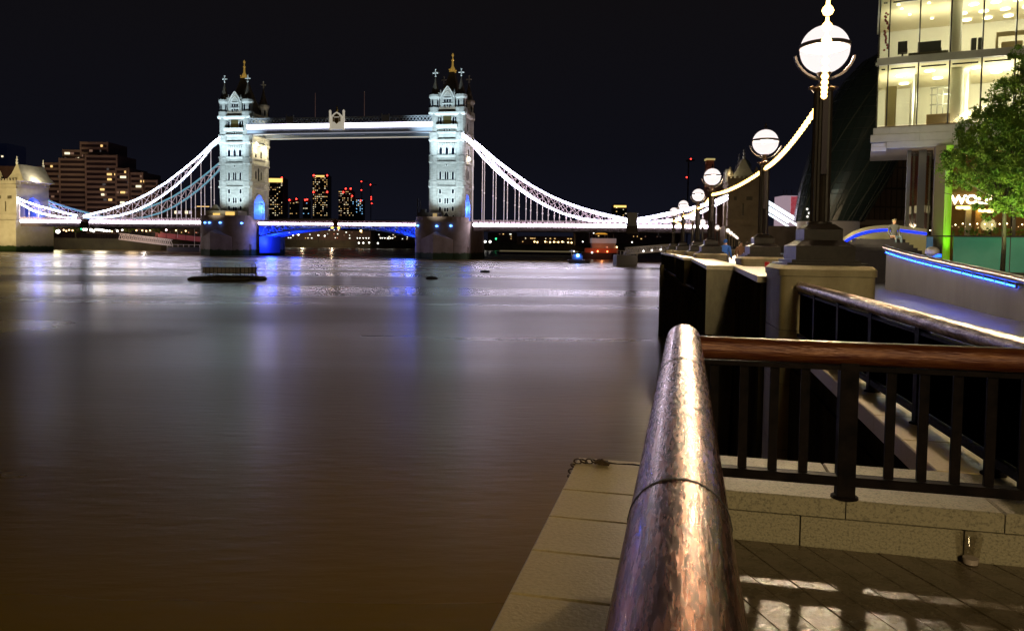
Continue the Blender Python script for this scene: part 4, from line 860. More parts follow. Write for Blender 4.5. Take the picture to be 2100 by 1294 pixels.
for i,(px,y,r,d,lb) in enumerate(((109,467,9,380,'green lit small tree beside the left gatehouse'),(155,468,12,395,'round bushy tree behind the quay lamps on the left bank'),(265,468,13,395,'bushy tree left of the gangway flags'),(322,470,9,392,'small tree by the red gangway on the left bank'))):
    t=root('tree',px,d,lb,'tree'); s_=d/F_PX; z=zz(px,y,d); leafcloud([(0,0,z,r*s_*.8),(r*s_*.5,0,z-1,r*s_*.5),(-r*s_*.6,0,z-.5,r*s_*.5)],1500,.45,20+i).build('crown',LEAF2,t); MB().lathe([(.35,2),(.25,z)],7).build('trunk',BARK,t)
point('quay_glow',FR(112,372,7),5000,(1,.9,.5),3.); point('quay_glow',FR(205,378,7),5000,(1,.85,.6),3.); point('quay_glow',FR(270,382,6),3500,(1,.7,.4),3.); point('quay_glow',FR(620,780,8),9000,(1,.8,.5),1); point('quay_glow',FR(680,780,8),9000,(1,.7,.45),1)
# ---------------------------------------------------------------- gangways and pontoons
def gangway(px0,y0,px1,y1,h,d,label,m,pont):
    t=root('gangway',(px0+px1)/2,d,label,'gangway'); s_=d/F_PX; c=(px0+px1)/2; X=lambda p:(p-c)*s_
    a=Vector((X(px0),0,zz(px0,y0,d))); b_=Vector((X(px1),0,zz(px1,y1,d))); H=Vector((0,0,h*s_)); n_=13; q=MB()
    for y in(-1.1,1.1):
        o=Vector((0,y,0)); q.bar(a+o,b_+o,.3,.35).bar(a+o+H,b_+o+H,.3,.35)
        for i in range(n_):
            p0=a.lerp(b_,i/n_)+o; p1=a.lerp(b_,(i+1)/n_)+o; pm=(p0+p1)/2+H; q.bar(p0,pm,.2,.28); q.bar(pm,p1,.2,.28)
    q.build('truss',m,t); MB().hexa([a+Vector((0,-1,0)),b_+Vector((0,-1,0)),b_+Vector((0,1,0)),a+Vector((0,1,0))],[a+Vector((0,-1,.2)),b_+Vector((0,-1,.2)),b_+Vector((0,1,.2)),a+Vector((0,1,.2))]).build('walkway',m,t)
    p0,p1,yt=pont; MB().box(X(p0),X(p1),-4,4,WZ-.5,zz(c,yt,d)).build('pontoon',mat('pontoon_steel',(.2,.18,.17),.6),t)
    q=MB()
    for k in range(7): x=X(p0)+(X(p1)-X(p0))*k/6; q.box(x-.1,x+.1,-3.9,-3.7,WZ,zz(c,yt,d)+1.3)
    q.box(X(p0),X(p1),-3.85,-3.75,zz(c,yt,d)+1.15,zz(c,yt,d)+1.3).build('pontoon_rail',m,t); return t
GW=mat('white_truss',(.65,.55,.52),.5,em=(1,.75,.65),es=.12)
g=gangway(246,491,352,504,12,372,'white lattice gangway sloping down to the pontoon under the left span',GW,(350,416,506)); point('gangway_lamp',FR(295,362,3),1800,(1,.85,.75),.5)
t=root('gangway',352,396,'red lattice gangway behind the white one','gangway'); MB().bar((-8,0,zz(352,482,396)),(20,0,zz(352,492,396)),2.2,2.6).build('truss',mat('red_truss',(.3,.05,.06),.5,em=(.8,.15,.2),es=.08),t)
g=gangway(1379,513.5,1282,521,12,205,'pale lattice gangway running down from the promenade to the jetty',mat('dim_truss',(.42,.36,.3),.5),(1262,1302,524))
for px,y in((1318,515),(1335,513.5),(1353,512)): s_=205/F_PX; MB().sph(((px-1330.5)*s_,-1.4,zz(px,y,205)),.22,8,6).build('walkway_lamp',emit('small_white',(1,.95,.9),5),g)
point('gangway_lamp',FR(1330,198,1.5),200,(1,.85,.7),.3)
for px,y0,y1 in((399,465,497),(364,463,480)):
    t=root('flagpole',px,370,'flagpole with a small pale pennant on the left pontoon' if px>380 else 'flagpole with a small flag above the white gangway','flagpole'); s_=370/F_PX
    MB().lathe([(.1,zz(px,y1+8,370)),(.07,zz(px,y0,370))],6).build('pole',GW,t); MB().extr([(0.05,zz(px,y0,370)),(.05,zz(px,y0+5,370)),(1.2,zz(px,y0+5,370))],'y',-.04,.04).build('flag',mat('pale_flag',(.6,.5,.5),.8,em=(1,.8,.8),es=.1),t)
# ---------------------------------------------------------------- vessels
def hull(L,W_,z0,z1,bow=.25): 
    P=[(-L/2,-W_*.35),(-L/2+.4,-W_/2),(L/2-L*bow,-W_/2),(L/2,0),(L/2-L*bow,W_/2),(-L/2+.4,W_/2),(-L/2,W_*.35)]
    return MB().prism([(x*.92,y*.8) for x,y in P],z0,z1,P)
d=300; s_=d/F_PX; t=root('passenger_ship',1233,d,'moored passenger ship with red lit decks and an orange canopy','ship')
hull(16,5,WZ-.3,-1.2).build('hull',mat('ship_hull',(.06,.04,.05),.5),t)
MB().box(-6.5,6.5,-2.2,2.2,-1.2,.6).build('lower_deck',mat('ship_red',(.35,.07,.04),.5,em=(1,.12,.03),es=.05),t)
MB().box(-4,5.5,-2.1,2.1,.65,2.6).build('saloon',mat('ship_cream',(.4,.3,.28),.5),t)
MB().box(-4.2,5.7,-2.3,-2.15,2.9,4.6).box(-4.2,5.7,2.15,2.3,2.9,4.6).box(-4.2,-4,-2.1,2.1,2.9,4.6).box(5.5,5.7,-2.1,2.1,2.9,4.6).box(-4.2,5.7,-2.3,2.3,2.65,2.88).build('upper_railing',mat('ship_pale',(.4,.38,.4),.5,em=(1,.85,.9),es=.1),t)
MB().hexa([(-2.6,-1.6,6.2),(2.4,-1.6,6.2),(2.4,1.6,6.2),(-2.6,1.6,6.2)],[(-.6,-.4,7.2),(.6,-.4,7.2),(.6,.4,7.2),(-.6,.4,7.2)]).build('canopy',mat('orange_canopy',(.6,.3,.04),.6,em=(1,.45,.05),es=.6),t)
q=MB()
for x,h_ in((-5,8),(-4,6),(4.6,6.5),(-2.4,6.2),(2.2,6.2)): q.lathe([(.08,2.6),(.05,h_)],6,(x,-1.5,0))
q.build('masts',mat('ship_mast',(.35,.3,.3),.5),t)
for px,y,m in((1243.5,507,W4),(1244,516,emit('ship_orange',(1,.25,.08),6)),(1224.5,515.5,emit('ship_orange',(1,.25,.08),6)),(1263,507,QA),(1213,518,QW)): MB().sph(((px-1233)*s_,-2.6,zz(px,y,d)),.33,8,6).build('deck_lamp',m,t)
point('deck_light',FR(1235,292,1),500,(1,.3,.1),.4)
d=226; s_=d/F_PX; t=root('patrol_boat',1188,d,'small boat with a glaring blue lamp, moored before the ship','boat')
hull(6.8,2.6,WZ-.2,WZ+1.1).build('hull',mat('boat_hull',(.25,.2,.25),.4),t); MB().box(-2.2,1,-1,1,WZ+1.1,WZ+2.3).frus(-2,.8,-.9,.9,WZ+2.31,WZ+2.9,.4).build('cabin',mat('boat_cabin',(.2,.2,.3),.4),t)
MB().sph((-.5,-1.5,zz(1184,524,d)),.45,12,8).build('blue_lamp',emit('boat_blue',(.06,.28,1),30),t); MB().sph((-1.7,-1.3,zz(1177,515.5,d)),.2,8,6).build('mast_lamp',QW,t)
MB().box(-2.3,-2.2,-.05,.05,WZ+2.3,zz(1177,512,d)).box(-3,-1.8,-.06,.06,zz(1177,515,d),zz(1177,514.4,d)).build('mast',GW,t)
# long blurred boat hull at rest: low barge beyond
t=root('barge',1105,420,'long low barge with a pale rail moored beyond the bridge','barge'); hull(48,7,WZ-.3,WZ+1.5,.1).build('hull',mat('barge_hull',(.06,.03,.03),.6),t); MB().box(-22,22,-3.4,-3.2,WZ+1.6,WZ+2.3).build('rail',mat('barge_rail',(.35,.3,.2),.6,em=(1,.8,.4),es=.1),t)
# mooring raft
d=100; s_=d/F_PX; t=root('mooring_raft',466,d,'low rusty mooring raft with a railing cage in the middle of the river','raft',z=WZ)
RF=mat('raft_steel',(.035,.028,.015),.7,c2=(.09,.065,.025),sc_=2)
q=MB().tube([(-4.9,-.9,.12),(-4.2,-1.1,.2),(-1,-1.3,.22),(2.6,-1.2,.2),(3.3,-.9,.2)],[.15,.32,.36,.34,.25],10).tube([(-4.6,.1,.2),(-2.0,.9,.3),(1.5,1.5,.3),(4.6,1.3,.25),(4.9,.9,.2)],[.15,.3,.32,.28,.15],10).bar((-2.6,-1,.42),(-2.2,1,.45),1.2,.2).bar((4.3,-.6,.3),(4.5,1.2,.3),.5,.3)
q.build('float',RF,t,smooth=60)
q=MB()
for x in np.linspace(-3.4,3.6,15):
    y=.4+.12*x; q.box(x-.045,x+.045,y-.05,y+.0,.3,1.75)
for z in(1.72,1.0): q.bar((-3.5,0.,z),(3.7,.85,z),.08,.08)
for x in(.9,1.5,3.1,3.6): q.box(x-.04,x+.04,.5,.58,.3,2.15)
q.bar((.9,.54,2.13),(1.5,.54,2.13),.05,.05).bar((3.1,.54,2.13),(3.6,.54,2.13),.05,.05)
q.build('railing_cage',mat('raft_rail',(.05,.04,.035),.6),t)
MB().hexa([(-3.3,.02,.9),(3.5,.84,.9),(3.5,.86,.9),(-3.3,.04,.9)],[(-3.3,.02,1.68),(3.5,.84,1.68),(3.5,.86,1.68),(-3.3,.04,1.68)]).build('infill_board',mat('raft_board',(.5,.42,.36),.7,c2=(.35,.3,.26),sc_=2),t)
for px,y,lb in((886,573,'nearer dark mooring buoy floating before the right pier'),(995,559,'farther dark mooring buoy right of the right pier')):
    d=5.2*F_PX/(y-hor(px)); t=root('mooring_buoy',px,d,lb,'buoy',z=WZ); MB().lathe([(.55,-.3),(.85,0),(.8,.25),(.45,.42),(.1,.45)],14,sx=1.1).build('float',mat('buoy_dark',(.012,.01,.012),.5),t,smooth=40); MB().lathe([(.08,.42),(.08,.6)],6).build('ring',RUST,t)
# timber mooring piles by the wall
t=thing('mooring_piles',(-1.15,44.1,WZ),'dark timber mooring piles with rungs standing in the water by the river wall','piles')
q=MB().lathe([(.13,-1),(.12,4.2)],10,(-.16,0,0)); q.build('pile',DARKW,t); MB().lathe([(.1,-1),(.1,3.9)],10,(.42,.25,0)).build('pile',DARKW,t)
for z in(.8,1.3,2.0,3.3): MB().bar((-.16,0,z),(.42,.25,z),.12,.22).build('rung',DARKW,t)
# ================================================================ right side: office, restaurant, hall, steps
ob=thing('glass_office',(10.67,47.65,0),'glass fronted office with two brightly lit floors above a restaurant','office building',rz=math.atan2(-.21,.978))
GL=glass('office_glass',(.93,.96,.9),.08); FAS=mat('fascia_panel',(.36,.36,.36),.5,c2=(.42,.42,.41),sc_=2); FRM=mat('window_frame',(.015,.01,.01),.4)
INW=mat('inner_white',(.8,.78,.68),.7); INC=mat('inner_ceiling',(.75,.68,.48),.7); INF=mat('inner_floor',(.3,.26,.2),.5)
CL=emit('ceiling_light',(1,.88,.6),6)
for nm,z0,z1,ph in(('lower',8.62,12.12,0),('upper',12.56,15.95,1)):
    q=MB().box(.15,13,7.5,7.7,z0,z1).box(12.9,13,.3,7.5,z0,z1); q.build('back_wall',INW,ob); MB().box(0.1,13,.25,7.7,z1,z1+.2).build('ceiling',INC,ob); MB().box(.1,13,.25,7.7,z0-.12,z0).build('floor',INF,ob)
    MB().box(.02,.1,.3,7.5,z0,z1).build('end_glazing',GL,ob)
    for i in range(9):
        x0=0.05 if i==0 else .55+(i-1)*1.55; x1=.55+i*1.55
        w_=MB().box(x0+.03,x1-.03,.1,.13,z0+.03,z1-.03).build('window_pane',GL,ob); MB().box(x1-.035,x1+.035,.02,.2,z0,z1).build('mullion',FRM,ob)
        MB().box(x0+.15,x1-.15,.3,.36,z1-.22,z1-.14).build('vent_slot',FRM,ob)
    MB().box(0,.05,.0,.2,z0,z1).build('corner_mullion',FRM,ob)
MB().box(-.05,13,0,.3,12.13,12.55).box(-.12,0,-.02,.4,12.2,12.3).build('spandrel',FAS,ob); MB().box(-.05,13,0,8,15.96,16.9).build('roof_fascia',FAS,ob)
q=MB()
for x0,x1 in((-.12,.7),(.71,2.28),(2.29,3.9),(3.91,5.5),(5.51,7.1),(7.11,13)): q.box(x0,x1,-.08,.3,8.12,8.5)
for x0,x1 in((-.25,2.28),(2.29,3.9),(3.91,5.5),(5.51,7.1),(7.11,13)): q.box(x0,x1,-.1,.3,7.68,8.11)
q.box(.6,3.9,-.1,.3,7.3,7.67).box(3.91,13,-.1,.3,7.3,7.67); q.build('fascia',FAS,ob)
MB().box(-.2,13,.31,8,7.45,7.66).box(-.2,.6,.3,3,7.2,7.44).build('soffit',mat('soffit_white',(.5,.5,.55),.5),ob); point('soffit_lamp',(11.6,46.6,5.9),70,(.25,.35,1),.2)
q=MB().box(.6,1.9,.4,.5,7.2,7.25)
# ceiling lights
def disc(x,y,z,r): MB().lathe([(r,-.03),(r*.9,-.06),(r*.9,0)],16,(x,y,z)).build('ceiling_light',CL,ob)
for x,y in((1.2,2.2),(1.7,3.6),(1.0,1.3),(2.6,1.6),(3.,5)): disc(x,y,15.9,.09)
for x in(4.6,5.7,6.8,7.9,9.,10.1):
    for y in(1.2,2.9,4.6,6.2): disc(x+(.4 if y in(2.9,6.2) else 0),y,15.9,.27)
for x,y in((1.3,3),(2.8,2.2),(3.4,4.5),(5.2,2.3),(6.4,4.),(7.8,2.5),(9.2,3.5),(1.6,5.5)): disc(x,y,12.08,.3)
# furniture and partitions seen through the glass
DK2=mat('black_leather',(.02,.022,.02),.5)
f=MB().lathe([(.35,8.62),(.35,12.1)],20,(4.25,2.4,0)).build('round_column',INW,ob,smooth=60); MB().lathe([(.32,12.56),(.32,15.9)],20,(4.05,2.0,0)).build('round_column',INW,ob,smooth=60)
MB().box(2.05,2.15,2.5,7.4,8.62,12.0).build('partition',INW,ob); MB().box(4.9,5.0,3,7.4,8.62,12.).build('partition',INW,ob); MB().box(.5,1.1,2.2,2.3,8.62,11.3).build('partition',mat('sand_board',(.5,.42,.24),.7),ob)
q=MB()
for x in(3.0,3.3,3.6): q.box(x,x+.06,3.2,3.3,8.62,11.2)
for z in(9.6,10.2,10.8,11.2): q.box(2.95,4.0,3.25,3.4,z,z+.06)
q.build('shelf_frame',mat('grey_frame',(.25,.25,.22),.6),ob); MB().box(2.7,3.9,1.6,1.9,8.62,9.4).build('reception_desk',mat('oak_desk',(.42,.28,.12),.6),ob)
MB().box(1.05,1.55,1.0,1.5,13.0,13.2).box(1.05,1.55,1.45,1.55,13.2,13.75).box(1.25,1.35,1.2,1.3,12.6,13.).build('chair',DK2,ob)
MB().box(2.1,3.3,1.1,1.7,12.7,13.1).box(2.1,3.3,1.6,1.75,13.1,13.65).build('sofa',DK2,ob)
MB().box(1.6,3.6,.7,1.0,12.62,12.85).build('low_planter',mat('planter_pebble',(.2,.18,.12),.8,c2=(.05,.05,.03),sc_=20),ob)
for x in(4.9,5.25): MB().box(x,x+.26,2.4,2.8,12.6,13.8).build('locker',DK2,ob)
MB().box(6.1,8.6,2.2,2.3,13.7,13.95).box(6.1,6.2,2.2,2.5,12.6,13.7).box(8.5,8.6,2.2,2.5,12.6,13.7).box(6.4,7.4,2.3,2.6,12.6,13.4).build('counter',mat('light_wood',(.5,.4,.22),.6),ob)
q=MB()
for k in range(26): q.sph((.42+random.uniform(-.14,.14),.9+random.uniform(-.1,.1),13.2+k*.085),.07,6,4)
q.build('red_hanging',mat('red_beads',(.3,.03,.03),.5),ob)
for x in(1.6,4.0,6.6,9.4):
    for z,e_ in((10.6,480),(14.6,190)):
        q=ob.matrix_basis if False else None; point('room_light',(10.67+.978*x+.21*3.2,47.65-.21*x+.978*3.2,z),e_,(1,.91,.66) if z<12 else (1,.91,.70),.5)
# ground floor
MB().box(1.75,1.95,1.2,1.45,0,7.3).box(2.35,2.75,1.2,1.35,0,7.3).build('dark_pier',mat('dark_clad',(.02,.018,.016),.4),ob)
MB().box(1.95,3.1,1.5,1.55,2.3,7.3).build('shop_glass',glass('smoky_glass',(.5,.5,.45),.1),ob)
MB().box(1.9,3.1,4.5,4.6,0,7.3).build('inner_wall',mat('maroon_wall',(.25,.06,.03),.7),ob)
MB().box(2.1,2.2,1.9,2.0,2,7.2).box(2.95,3.05,1.9,2.0,2,7.2).build('inner_post',INW,ob)
MB().box(3.08,3.6,-.5,.3,0,7.29).build('brown_column',mat('brown_column',(.16,.125,.09),.5),ob)
MB().lathe([(.22,0),(.22,7.29)],18,(3.76,-.35,0)).build('green_column',mat('lit_column',(.3,.5,.1),.4,em=(.2,.5,.0),es=.42),ob,smooth=60)  # green light on the column painted in as a glow of its own
spot('column_uplight',tuple(Vector(ob.matrix_basis@Vector((3.75,-1.3,.5))) ) if False else (10.67+.978*3.85-.21*1.2,47.65-.21*3.85-.978*1.2,.6),(10.67+.978*3.85+.07,47.65-.21*3.85+.34,5.5),380,(.28,1,.02),40,.9,.1)
MB().box(4.05,13,4.5,4.6,0,7.3).build('inner_wall',mat('dining_wall',(.22,.14,.05),.8),ob)
MB().box(4.05,13,1.3,4.5,7.2,7.29).build('dining_ceiling',mat('dining_ceiling',(.3,.2,.08),.8),ob)
MB().box(4.05,13,1.25,1.28,2.3,7.2).build('shop_glass',glass('clear_shop_glass',(.9,.9,.85),.06),ob)
for x,w_,m in((4.95,.28,'grey_pillar'),(5.45,.3,'orange_pillar'),(6.15,.12,'dark_pillar'),(7.2,.12,'dark_pillar'),(8.6,.3,'orange_pillar')): MB().box(x,x+w_,2.2,2.5,0,5.2).build('inner_column',mat(m,{'grey_pillar':(.35,.3,.25),'orange_pillar':(.5,.28,.1),'dark_pillar':(.03,.02,.01)}[m],.6),ob)
AMB=emit('pendant_amber',(1,.72,.22),7)
for x,y,z in((4.6,1.9,3.93),(4.95,1.9,3.9),(5.3,1.9,3.92),(5.75,2.1,3.75),(6.1,2.1,3.72),(8.05,2,3.7),(8.5,2,3.72),(8.8,2,3.7)): MB().lathe([(.03,.16),(.2,.08),(.21,-.05),(.08,-.09)],12,(x,y,z)).build('pendant_lamp',AMB,ob,smooth=50)
for x,y,z in((2.05,2.2,3.7),(2.35,2.2,3.75),(2.75,2.2,3.8),(3.0,2.2,3.75)): MB().lathe([(.02,.35),(.09,.3),(.09,-.1),(.03,-.12)],10,(x,y,z)).build('pendant_lamp',emit('pendant_dim',(1,.8,.5),1.3),ob)
point('dining_light',(10.67+.978*5.2+.21*2.4,47.65-.21*5.2+.978*2.4,4.6),60,(1,.62,.2),.3); point('dining_light',(10.67+.978*8.5+.21*2.4,47.65-.21*8.5+.978*2.4,4.2),50,(1,.5,.2),.3); point('lobby_light',(10.67+.978*2.5+.21*2.6,47.65-.21*2.5+.978*2.6,4.6),18,(1,.65,.35),.3)
MB().box(7.3,13,1.0,1.2,4.15,4.3).build('red_canopy',mat('red_canopy',(.45,.12,.04),.6,em=(1,.25,.08),es=.35),ob)
# illuminated sign lettering
fc=bpy.data.curves.new('sign_text','FONT'); fc.body='WOLF'; fc.size=.70; fc.extrude=.04; fc.offset=.022; fc.space_character=1.0
fo=bpy.data.objects.new('sign_text',fc); col.objects.link(fo); dg=bpy.context.evaluated_depsgraph_get(); dg.update(); me=bpy.data.meshes.new_from_object(fo.evaluated_get(dg)); bpy.data.objects.remove(fo)
so=bpy.data.objects.new('sign_letters',me); me.materials.clear(); me.materials.append(emit('sign_white',(1,.88,.62),6)); col.objects.link(so); so.parent=ob; so.location=(4.05,.9,4.1); so.rotation_euler=(R(90),0,0)
MB().box(3.98,6.7,1.0,1.1,3.98,5.0).build('sign_board',mat('sign_amber',(.16,.09,.015),.7),ob)
# terrace with balustrade, planter hedge and fairy lights in front of the restaurant
tb=thing('glass_balustrade',(10.67,47.65,0),'glowing teal glass balustrade round the restaurant terrace','balustrade',rz=ob.rotation_euler[2])
MB().box(1.78,3.04,-1.62,-1.58,.3,2.16).build('blue_panel',mat('blue_panel',(.03,.12,.22),.25,em=(.08,.28,.55),es=.16),tb)  # blue and teal light put into the panels as glow, nothing shines behind
for x0,x1 in((4.02,6.62),(6.66,9.2),(9.24,12)): MB().box(x0,x1,-1.62,-1.58,.3,2.16).build('teal_panel',mat('teal_panel',(.03,.16,.11),.25,c2=(.04,.2,.15),sc_=.6,em=(.06,.42,.24),es=.16),tb)
MB().box(1.7,12,-1.66,-1.54,2.16,2.24).box(1.7,12,-1.64,-1.56,.2,.29).box(6.62,6.66,-1.63,-1.57,.29,2.16).build('top_rail',FRM,tb)
MB().box(6.72,6.86,-1.5,-1.36,.3,7.3).build('dark_post',FRM,ob)
hd=thing('planter_hedge',(10.67,47.65,0),'low clipped hedge in troughs threaded with fairy lights on the terrace','hedge',rz=ob.rotation_euler[2])
MB().box(1.8,3.04,-1.4,-1.0,1.5,2.2).box(4.02,12,-1.4,-1.0,1.5,2.2).build('trough',FRM,hd)
for x0,x1,sd in((1.85,3.0,3),(4.05,12,4)): leafcloud([(x,-1.2,2.42,.3) for x in np.arange(x0+.2,x1-.1,.22)],int((x1-x0)*1500),.035,sd,flat=.8).build('foliage',LEAF,hd)
fl=None
for x in list(np.arange(4.1,11.5,.34))+[1.95,2.15,2.4,2.7,2.9]:
    z=2.86+random.uniform(-.03,.03) if x>4 else 2.5+random.uniform(-.2,.3)
    if fl is None: fl=MB().sph((0,0,0),.028,8,6).build('fairy_light',emit('fairy_warm',(1,.8,.42),14),hd,loc=(x,-1.42,z))
    else: inst(fl,hd,(x,-1.42,z))
point('hedge_light',(10.67+.978*6.4-.21*-2.2*-1,47.65-.21*6.4-.978*2.4,3.0),45,(1,.85,.35),.4)
# ---------------------------------------------------------------- leaning glass hall and panelled block behind
D=100.; s_=D/F_PX; t=root('leaning_glass_hall',1696,D,'dark leaning round glass hall behind the nearest lamp post','hall'); X=lambda px:(px-1696)*s_
lv=[(455,1696,66),(430,1704,71),(395,1717,78),(360,1730,83),(325,1742,86),(285,1758,89),(245,1774,90),(205,1790,88),(165,1806,80),(130,1820,62),(110,1828,34)]
vs=[];fs=[];n_=44
for y,c,h_ in lv:
    for i in range(n_): a=2*math.pi*i/n_; vs.append((X(c)+h_*s_*math.cos(a),h_*s_*math.sin(a),zz(1696,y,D)))
for k in range(len(lv)-1):
    for i in range(n_): fs.append((k*n_+i,k*n_+(i+1)%n_,(k+1)*n_+(i+1)%n_,(k+1)*n_+i))
fs.append(tuple(range(n_-1,-1,-1))); fs.append(tuple(range((len(lv)-1)*n_,len(lv)*n_)))
MB().add(vs,fs).build('glass_skin',mat('hall_glass',(.03,.045,.04),.25,spec=.8),t)
q=MB(); q2=MB()
def hp(y,a): 
    Y=[l[0] for l in lv][::-1]; c=np.interp(y,Y,[l[1] for l in lv][::-1]); h_=np.interp(y,Y,[l[2] for l in lv][::-1])*1.01; return (X(c)+h_*s_*math.cos(a),h_*s_*math.sin(a),zz(1696,y,D))
for y in range(445,120,-21): q.tube([hp(y,math.pi+i*math.pi/20) for i in range(21)],.05,4)
for a0 in np.linspace(math.pi*1.02,math.pi*1.98,11): q.tube([hp(y,a0) for y in range(455,115,-20)],.06,4)
for a0 in np.linspace(math.pi*1.1,math.pi*1.7,5): q2.tube([hp(455-i*17,a0+i*.045) for i in range(18)],.09,4)
q.build('glazing_bars',mat('hall_bar',(.02,.028,.024),.6),t); q2.build('diagonal_braces',mat('hall_brace',(.05,.06,.045),.6),t)
MB().lathe([(66*s_*.9,zz(1696,455,D)-2.6),(66*s_*.9,zz(1696,455,D)-.05)],40,(0,0,0)).build('plinth_glass',mat('plinth_dim',(.3,.25,.2),.5,em=(1,.8,.65),es=.03),t)
MB().lathe([(66*s_*.7,0),(66*s_*.7,zz(1696,455,D)-2.6)],40,(0,0,0)).build('base_drum',mat('dark_clad',(.02,.018,.016),.4),t)
for px,y in((1634,432),(1642,434),(1638,440),(1635,447)): MB().sph((X(px)+.25,-2.5,zz(1696,y,D)),.16,8,6).build('spot_lamp',emit('dim_white',(1,.95,.85),1.2),t)
point('hall_light',FR(1690,84,9),260,(.8,1,.8),1.)
D=118.; s_=D/F_PX; t=root('panelled_block',1790,D,'dark brown panelled block between the leaning hall and the office','building'); X=lambda px:(px-1790)*s_
MB().box(X(1722),X(1990),0,4,0,zz(1790,285,D)).build('wall',mat('brown_panel',(.12,.085,.05),.7,c2=(.16,.11,.07),sc_=.5),t)
q=MB()
for y in(310,345,387,388,425,455): q.box(X(1722),X(1990),-.25,-.01,zz(1790,y+1.6,D),zz(1790,y-1.6,D))
for k in range(24): x=X(1724)+k*.85; q.box(x-.05,x+.05,-.15,-.012,zz(1790,450,D),zz(1790,290,D))
q.build('panel_ribs',mat('brown_rib',(.05,.035,.02),.7),t)
MB().box(X(1735),X(1990),-.6,-.3,zz(1790,462,D),zz(1790,452,D)).build('soffit_band',mat('beige_band',(.35,.28,.2),.6),t)
spot('block_light',FR(1800,80,3),FR(1800,118,12),900,(1,.72,.4),90,.8,1)
# ---------------------------------------------------------------- curved walls with blue light
def poly(pts): # smooth through
    P=[Vector(tuple(float(c) for c in p)) for p in pts]; o=[]
    for i in range(len(P)-1):
        p0=P[max(i-1,0)];p1=P[i];p2=P[i+1];p3=P[min(i+2,len(P)-1)]
        for k in range(8):
            t=k/8; o.append(.5*((2*p1)+(p2-p0)*t+(2*p0-5*p1+4*p2-p3)*t*t+(3*p1-p0-3*p2+p3)*t**3))
    return o+[P[-1]]
rp_=[(6.45,10,.72)]+[tuple(dep(px,y,d)) for px,y,d in((2180,594,12.6),(2100,575,14.75),(2040,561,16.2),(1980,548,18.3),(1925,536,20.8),(1880,526,23),(1840,515.5,25.2),(1815,507.5,26.8))]
pl=poly(rp_); o0=pl[0].copy(); t=thing('curved_wall',(o0.x,o0.y,0),'curved grey wall with a steel handrail and a glowing blue strip','wall')
rel=lambda P,dz=0,sc=1:[(p.x-o0.x,p.y-o0.y,p.z+dz) for p in P]
STL=mat('brushed_steel',(.38,.32,.29),.3,metal=.9,c2=(.45,.38,.36),sc_=3,bump=.05)
MB().tube(rel(pl),.082,16).build('handrail',STL,t,smooth=60)
sd=[Vector(((pl[min(i+1,len(pl)-1)]-pl[max(i-1,0)]).y,-(pl[min(i+1,len(pl)-1)]-pl[max(i-1,0)]).x,0)).normalized() for i in range(len(pl))]
q=MB(); n_=len(pl); vs=[]; fs=[]
for p,s2 in zip(pl,sd):
    a=p+s2*.05; b=p+s2*.30
    vs+=[(a.x-o0.x,a.y-o0.y,-.1),(a.x-o0.x,a.y-o0.y,p.z-.16),(b.x-o0.x,b.y-o0.y,p.z-.16),(b.x-o0.x,b.y-o0.y,-.1)]
for i in range(n_-1):
    for j in range(4): fs.append((i*4+j,i*4+(j+1)%4,(i+1)*4+(j+1)%4,(i+1)*4+j))
fs+=[(3,2,1,0),((n_-1)*4,(n_-1)*4+1,(n_-1)*4+2,(n_-1)*4+3)]
q.add(vs,fs).build('wall_body',mat('grey_granite_wall',(.04,.038,.05),.6,c2=(.07,.066,.08),sc_=1.1,bump=.1,bsc=30,stretch=(1,1,.3)),t)
led=[p+s2*.02 for p,s2 in zip(pl,sd)]; k0=next(i for i,p in enumerate(pl) if p.y>16.9)
MB().tube(rel(led[k0:],-.17),.014,6).build('blue_strip',emit('blue_strip',(.01,.08,1),34),t)
q=MB()
for p in pl[::3]: q.box(p.x-o0.x-.015,p.x-o0.x+.03,p.y-o0.y-.015,p.y-o0.y+.015,p.z-.2,p.z-.05)
q.build('rail_bracket',STL,t)
# cream curved parapet with blue strip over the steps
pts=[(1712,508,33),(1720,498,33),(1732,486,33.5),(1750,475,34.2),(1775,466.5,35.2),(1803,462.5,36.2),(1835,462,37),(1862,465,37.6),(1900,470,38)]
P=poly([tuple(dep(*p)) for p in pts]); o0=P[0].copy(); t=thing('curved_parapet',(o0.x,o0.y,0),'cream curved parapet with a blue light strip rising over dark steps','parapet')
vs=[];fs=[];n_=len(P)
for p in P: vs+=[(p.x-o0.x,p.y-o0.y,-.1),(p.x-o0.x,p.y-o0.y,p.z),(p.x-o0.x+.1,p.y-o0.y+.3,p.z),(p.x-o0.x+.1,p.y-o0.y+.3,-.1)]
for i in range(n_-1):
    for j in range(4): fs.append((i*4+j,(i+1)*4+j,(i+1)*4+(j+1)%4,i*4+(j+1)%4))
fs+=[(0,1,2,3),((n_-1)*4+3,(n_-1)*4+2,(n_-1)*4+1,(n_-1)*4)]
MB().add(vs,fs).build('wall_body',mat('cream_wall',(.55,.5,.28),.6,c2=(.6,.55,.33),sc_=1),t)
MB().ribbon([(p.x-o0.x,p.y-o0.y-.035,p.z-.24) for p in P],.04,.11).build('blue_strip',emit('deep_blue_strip',(.01,.03,1),2.4),t)
spot('parapet_light',FR(1785,31.5,3.9),dep(1800,478,36),900,(1,.85,.45),95,.7,.3)
t=root('stone_steps',1790,32,'flight of dark stone steps below the cream parapet','steps'); s_=32/F_PX
for k,(a,c,y) in enumerate(((1738,1900,520),(1741,1900,513),(1748,1900,507.5),(1762,1900,501),(1769,1900,496),(1792,1900,489))):
    MB().box((a-1790)*s_,(c-1790)*s_,k*.35,k*.35+.36,-.05,zz(1790,y,32)).build('step',mat('dark_steps',(.022,.019,.026),.6,c2=(.035,.03,.038),sc_=3),t)
